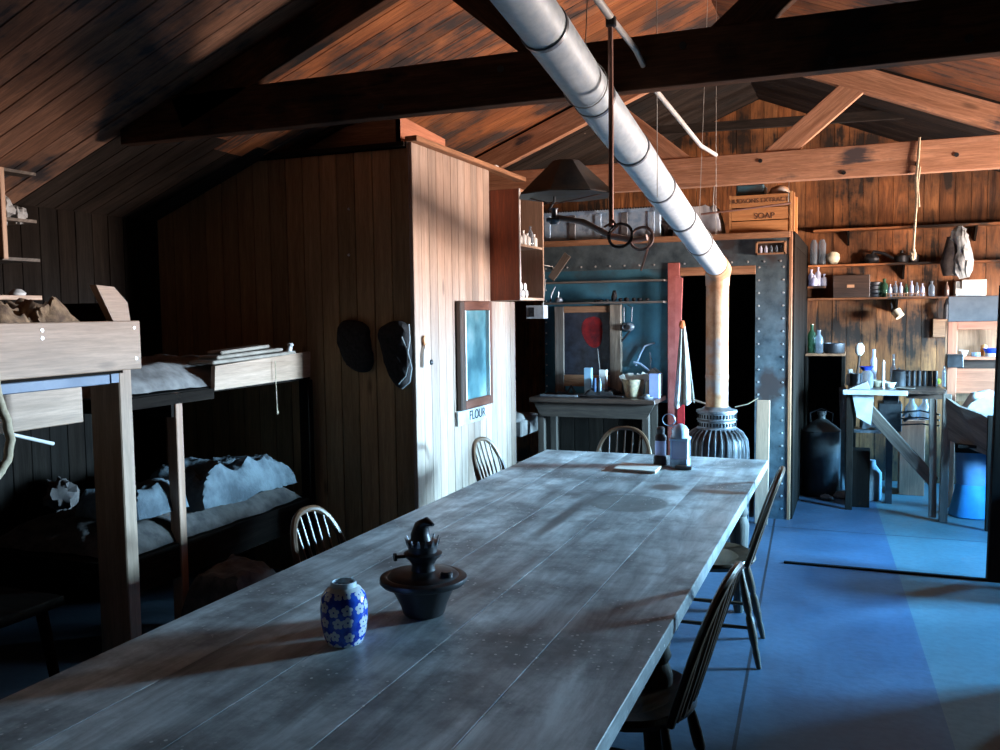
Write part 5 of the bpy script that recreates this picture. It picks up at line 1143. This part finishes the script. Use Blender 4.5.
# ------------------------------------------------------------------ right-hand bunk and shelf unit
t = thing('shelf_unit', 'pinkish timber shelf unit under a grey canopy board by the far right bunk', 'shelf unit', (.95, 7.7, 0))
w = MB(); w.bar((.63, 7.58, 1.525), (1.5, 7.58, 1.53), .03, .19, (0, 0, 1), .004); w.build('canopy_board', metal('grey_canopy', (.07, .08, .09), (.13, .14, .15), rough=.55, met=.2), t)
w = MB(); w.box(.635, .70, 7.60, 7.64, 0, 1.43, .003); w.build('upright', M['pink'], t)
w = MB(); w.box(1.05, 1.10, 7.60, 7.64, 0, 1.43, .003); w.build('upright', M['pink'], t)
w = MB(); w.box(.70, 1.05, 7.60, 7.63, 1.37, 1.43, .003); w.build('top_rail', M['pink'], t)
w = MB(); w.box(.70, 1.05, 7.60, 7.85, 1.14, 1.165, .003); w.build('shelf_board', M['pink'], t)
w = MB(); w.box(.70, 1.05, 7.70, 7.72, 1.07, 1.14, .003); w.build('rear_rail', M['darkwood'], t)
w = MB(); w.box(.70, 1.05, 7.66, 7.68, .88, 1.07, .003); w.build('lower_panel', M['pink'], t)
w = MB(); w.box(.64, 1.1, 7.86, 7.88, .8, 1.43); w.build('rear_panel', M['trim'], t)
on('white_cup', 'white cup at the left of the pinkish shelf', 'cup', .75, 7.66, [(.02, 0), (.035, .045), (.031, .045), (.018, .005), (0, .004)], M['white'], z=1.165)
on('pale_tin', 'low pale tin between the cups on the pinkish shelf', 'tin', .835, 7.66, [(.03, 0), (.032, .03), (0, .032)], M['tin'], z=1.165)
t = thing('blue_bowl', 'bright blue bowl with a white base on the pinkish shelf', 'bowl', (.94, 7.66, 1.165))
w = MB(); w.lathe((.94, 7.66, 1.165), [(.045, 0), (.045, .025), (0, .026)], 20); w.build('base', M['white'], t)
w = MB(); w.lathe((.94, 7.66, 1.191), [(.045, 0), (.06, .035), (.055, .035), (.03, .004), (0, .003)], 20); w.build('bowl', M['blue'], t)
on('small_orange_pot', 'tiny orange pot behind the blue bowl', 'pot', .90, 7.76, [(.02, 0), (.025, .04), (.02, .08), (0, .09)], plain('orange_glaze', (.7, .3, .1)), z=1.165)
a = atY(946, 354, 7.55); b_ = atY(962, 367, 7.55); w = MB(); w.box(a.x, b_.x, 7.45, 7.58, b_.z, a.z, .004); w.box(b_.x-.02, b_.x, 7.58, 7.60, b_.z, a.z)
tag(w.build('wall_box', M['iron']), 'small dark grey box fixed to the pinkish upright', 'box')
t = thing('bunk_bed', 'grey weathered low bunk with sloping side board at the right', 'bunk bed', (1.0, 6.6, 0))
w = MB(); w.prism([(.585, 7.10, .90), (.66, 7.03, .845), (.80, 6.93, .80), (.84, 6.90, .775), (.84, 6.90, .52), (.585, 7.10, .60)], (.02, .02, 0)); w.build('side_board', M['grey'], t)
w = MB(); w.box(.66, 1.75, 7.12, 7.16, .50, .60); w.box(.66, 1.75, 6.95, 7.5, .56, .58); w.build('bunk_deck', M['oldwall'], t)
w = MB(); w.box(.83, .87, 6.86, 6.90, 0, .80, .003); w.build('post', M['oldwall'], t)
w = MB(); w.box(1.70, 1.75, 7.4, 7.45, 0, .58); w.build('post', M['oldwall'], t)
w = MB(); w.cloth(.66, 1.5, 7.10, 7.50, .58, .30, .08, 4, 30, 17); tag(w.build('canvas_bag', M['cloth']), 'rounded pale blue grey canvas bag on the low grey bunk', 'bag')
t = thing('canvas_bucket', 'bright blue bell shaped canvas bucket standing under the low grey bunk', 'bucket', (.78, 7.35, 0))
blu = plain('blue_canvas', (.07, .30, .52), (.04, .2, .38), rough=.6, scale=5)
w = MB(); w.lathe((.79, 7.35, 0), [(.14, 0), (.15, .01), (.13, .10), (.105, .22), (.10, .24), (0, .24)], 26, jitter=.03); w.build('lower_bell', blu, t)
w = MB(); w.lathe((.79, 7.35, 0), [(.098, .24), (.105, .30), (.11, .50), (.09, .53), (0, .53)], 26, jitter=.03); w.build('upper_part', plain('blue_grey_canvas', (.16, .30, .48), (.1, .2, .36), rough=.6, scale=5), t)
# dark post and bunk beyond the frame
t = thing('bunk_bed', 'black post with a foot rail of the bunk nearest the right window', 'bunk bed', (1.4, 5.6, 0))
w = MB(); w.bar((.735, 5.63, 0), (.765, 5.63, 1.66), .085, .07, (0, 1, 0), .004); w.build('post', M['oldwall'], t)
w = MB(); w.box(.78, 1.75, 5.60, 5.63, .02, .10); w.build('foot_rail', M['oldwall'], t)
w = MB(); w.box(.95, 1.75, 5.25, 5.6, .40, .46); w.box(.93, .96, 5.2, 5.6, .36, .58); w.build('bunk_deck', M['oldwall'], t)
w = MB(); w.box(1.68, 1.75, 5.2, 5.26, 0, .6); w.build('post', M['oldwall'], t)
w = MB(); w.box(.93, 1.0, 5.2, 5.26, 0, .6); w.build('post', M['oldwall'], t)
w = MB(); w.box(.85, 2.6, 3.7, 4.25, .0, .95, .01); w.box(.83, 2.6, 3.68, 4.27, .95, .98, .004)  # unseen box added to cast the shadow on the near floor
tag(w.build('shadow_block', M['oldwall']), 'unseen dark box added to throw shade on the open floor', 'shadow block')
w = MB(); w.box(-.40, .74, 5.605, 5.63, 0, .012); struct(w.build('shadow_strip', M['oldwall']))  # dark strip laid on the floor as the post's thin shadow line
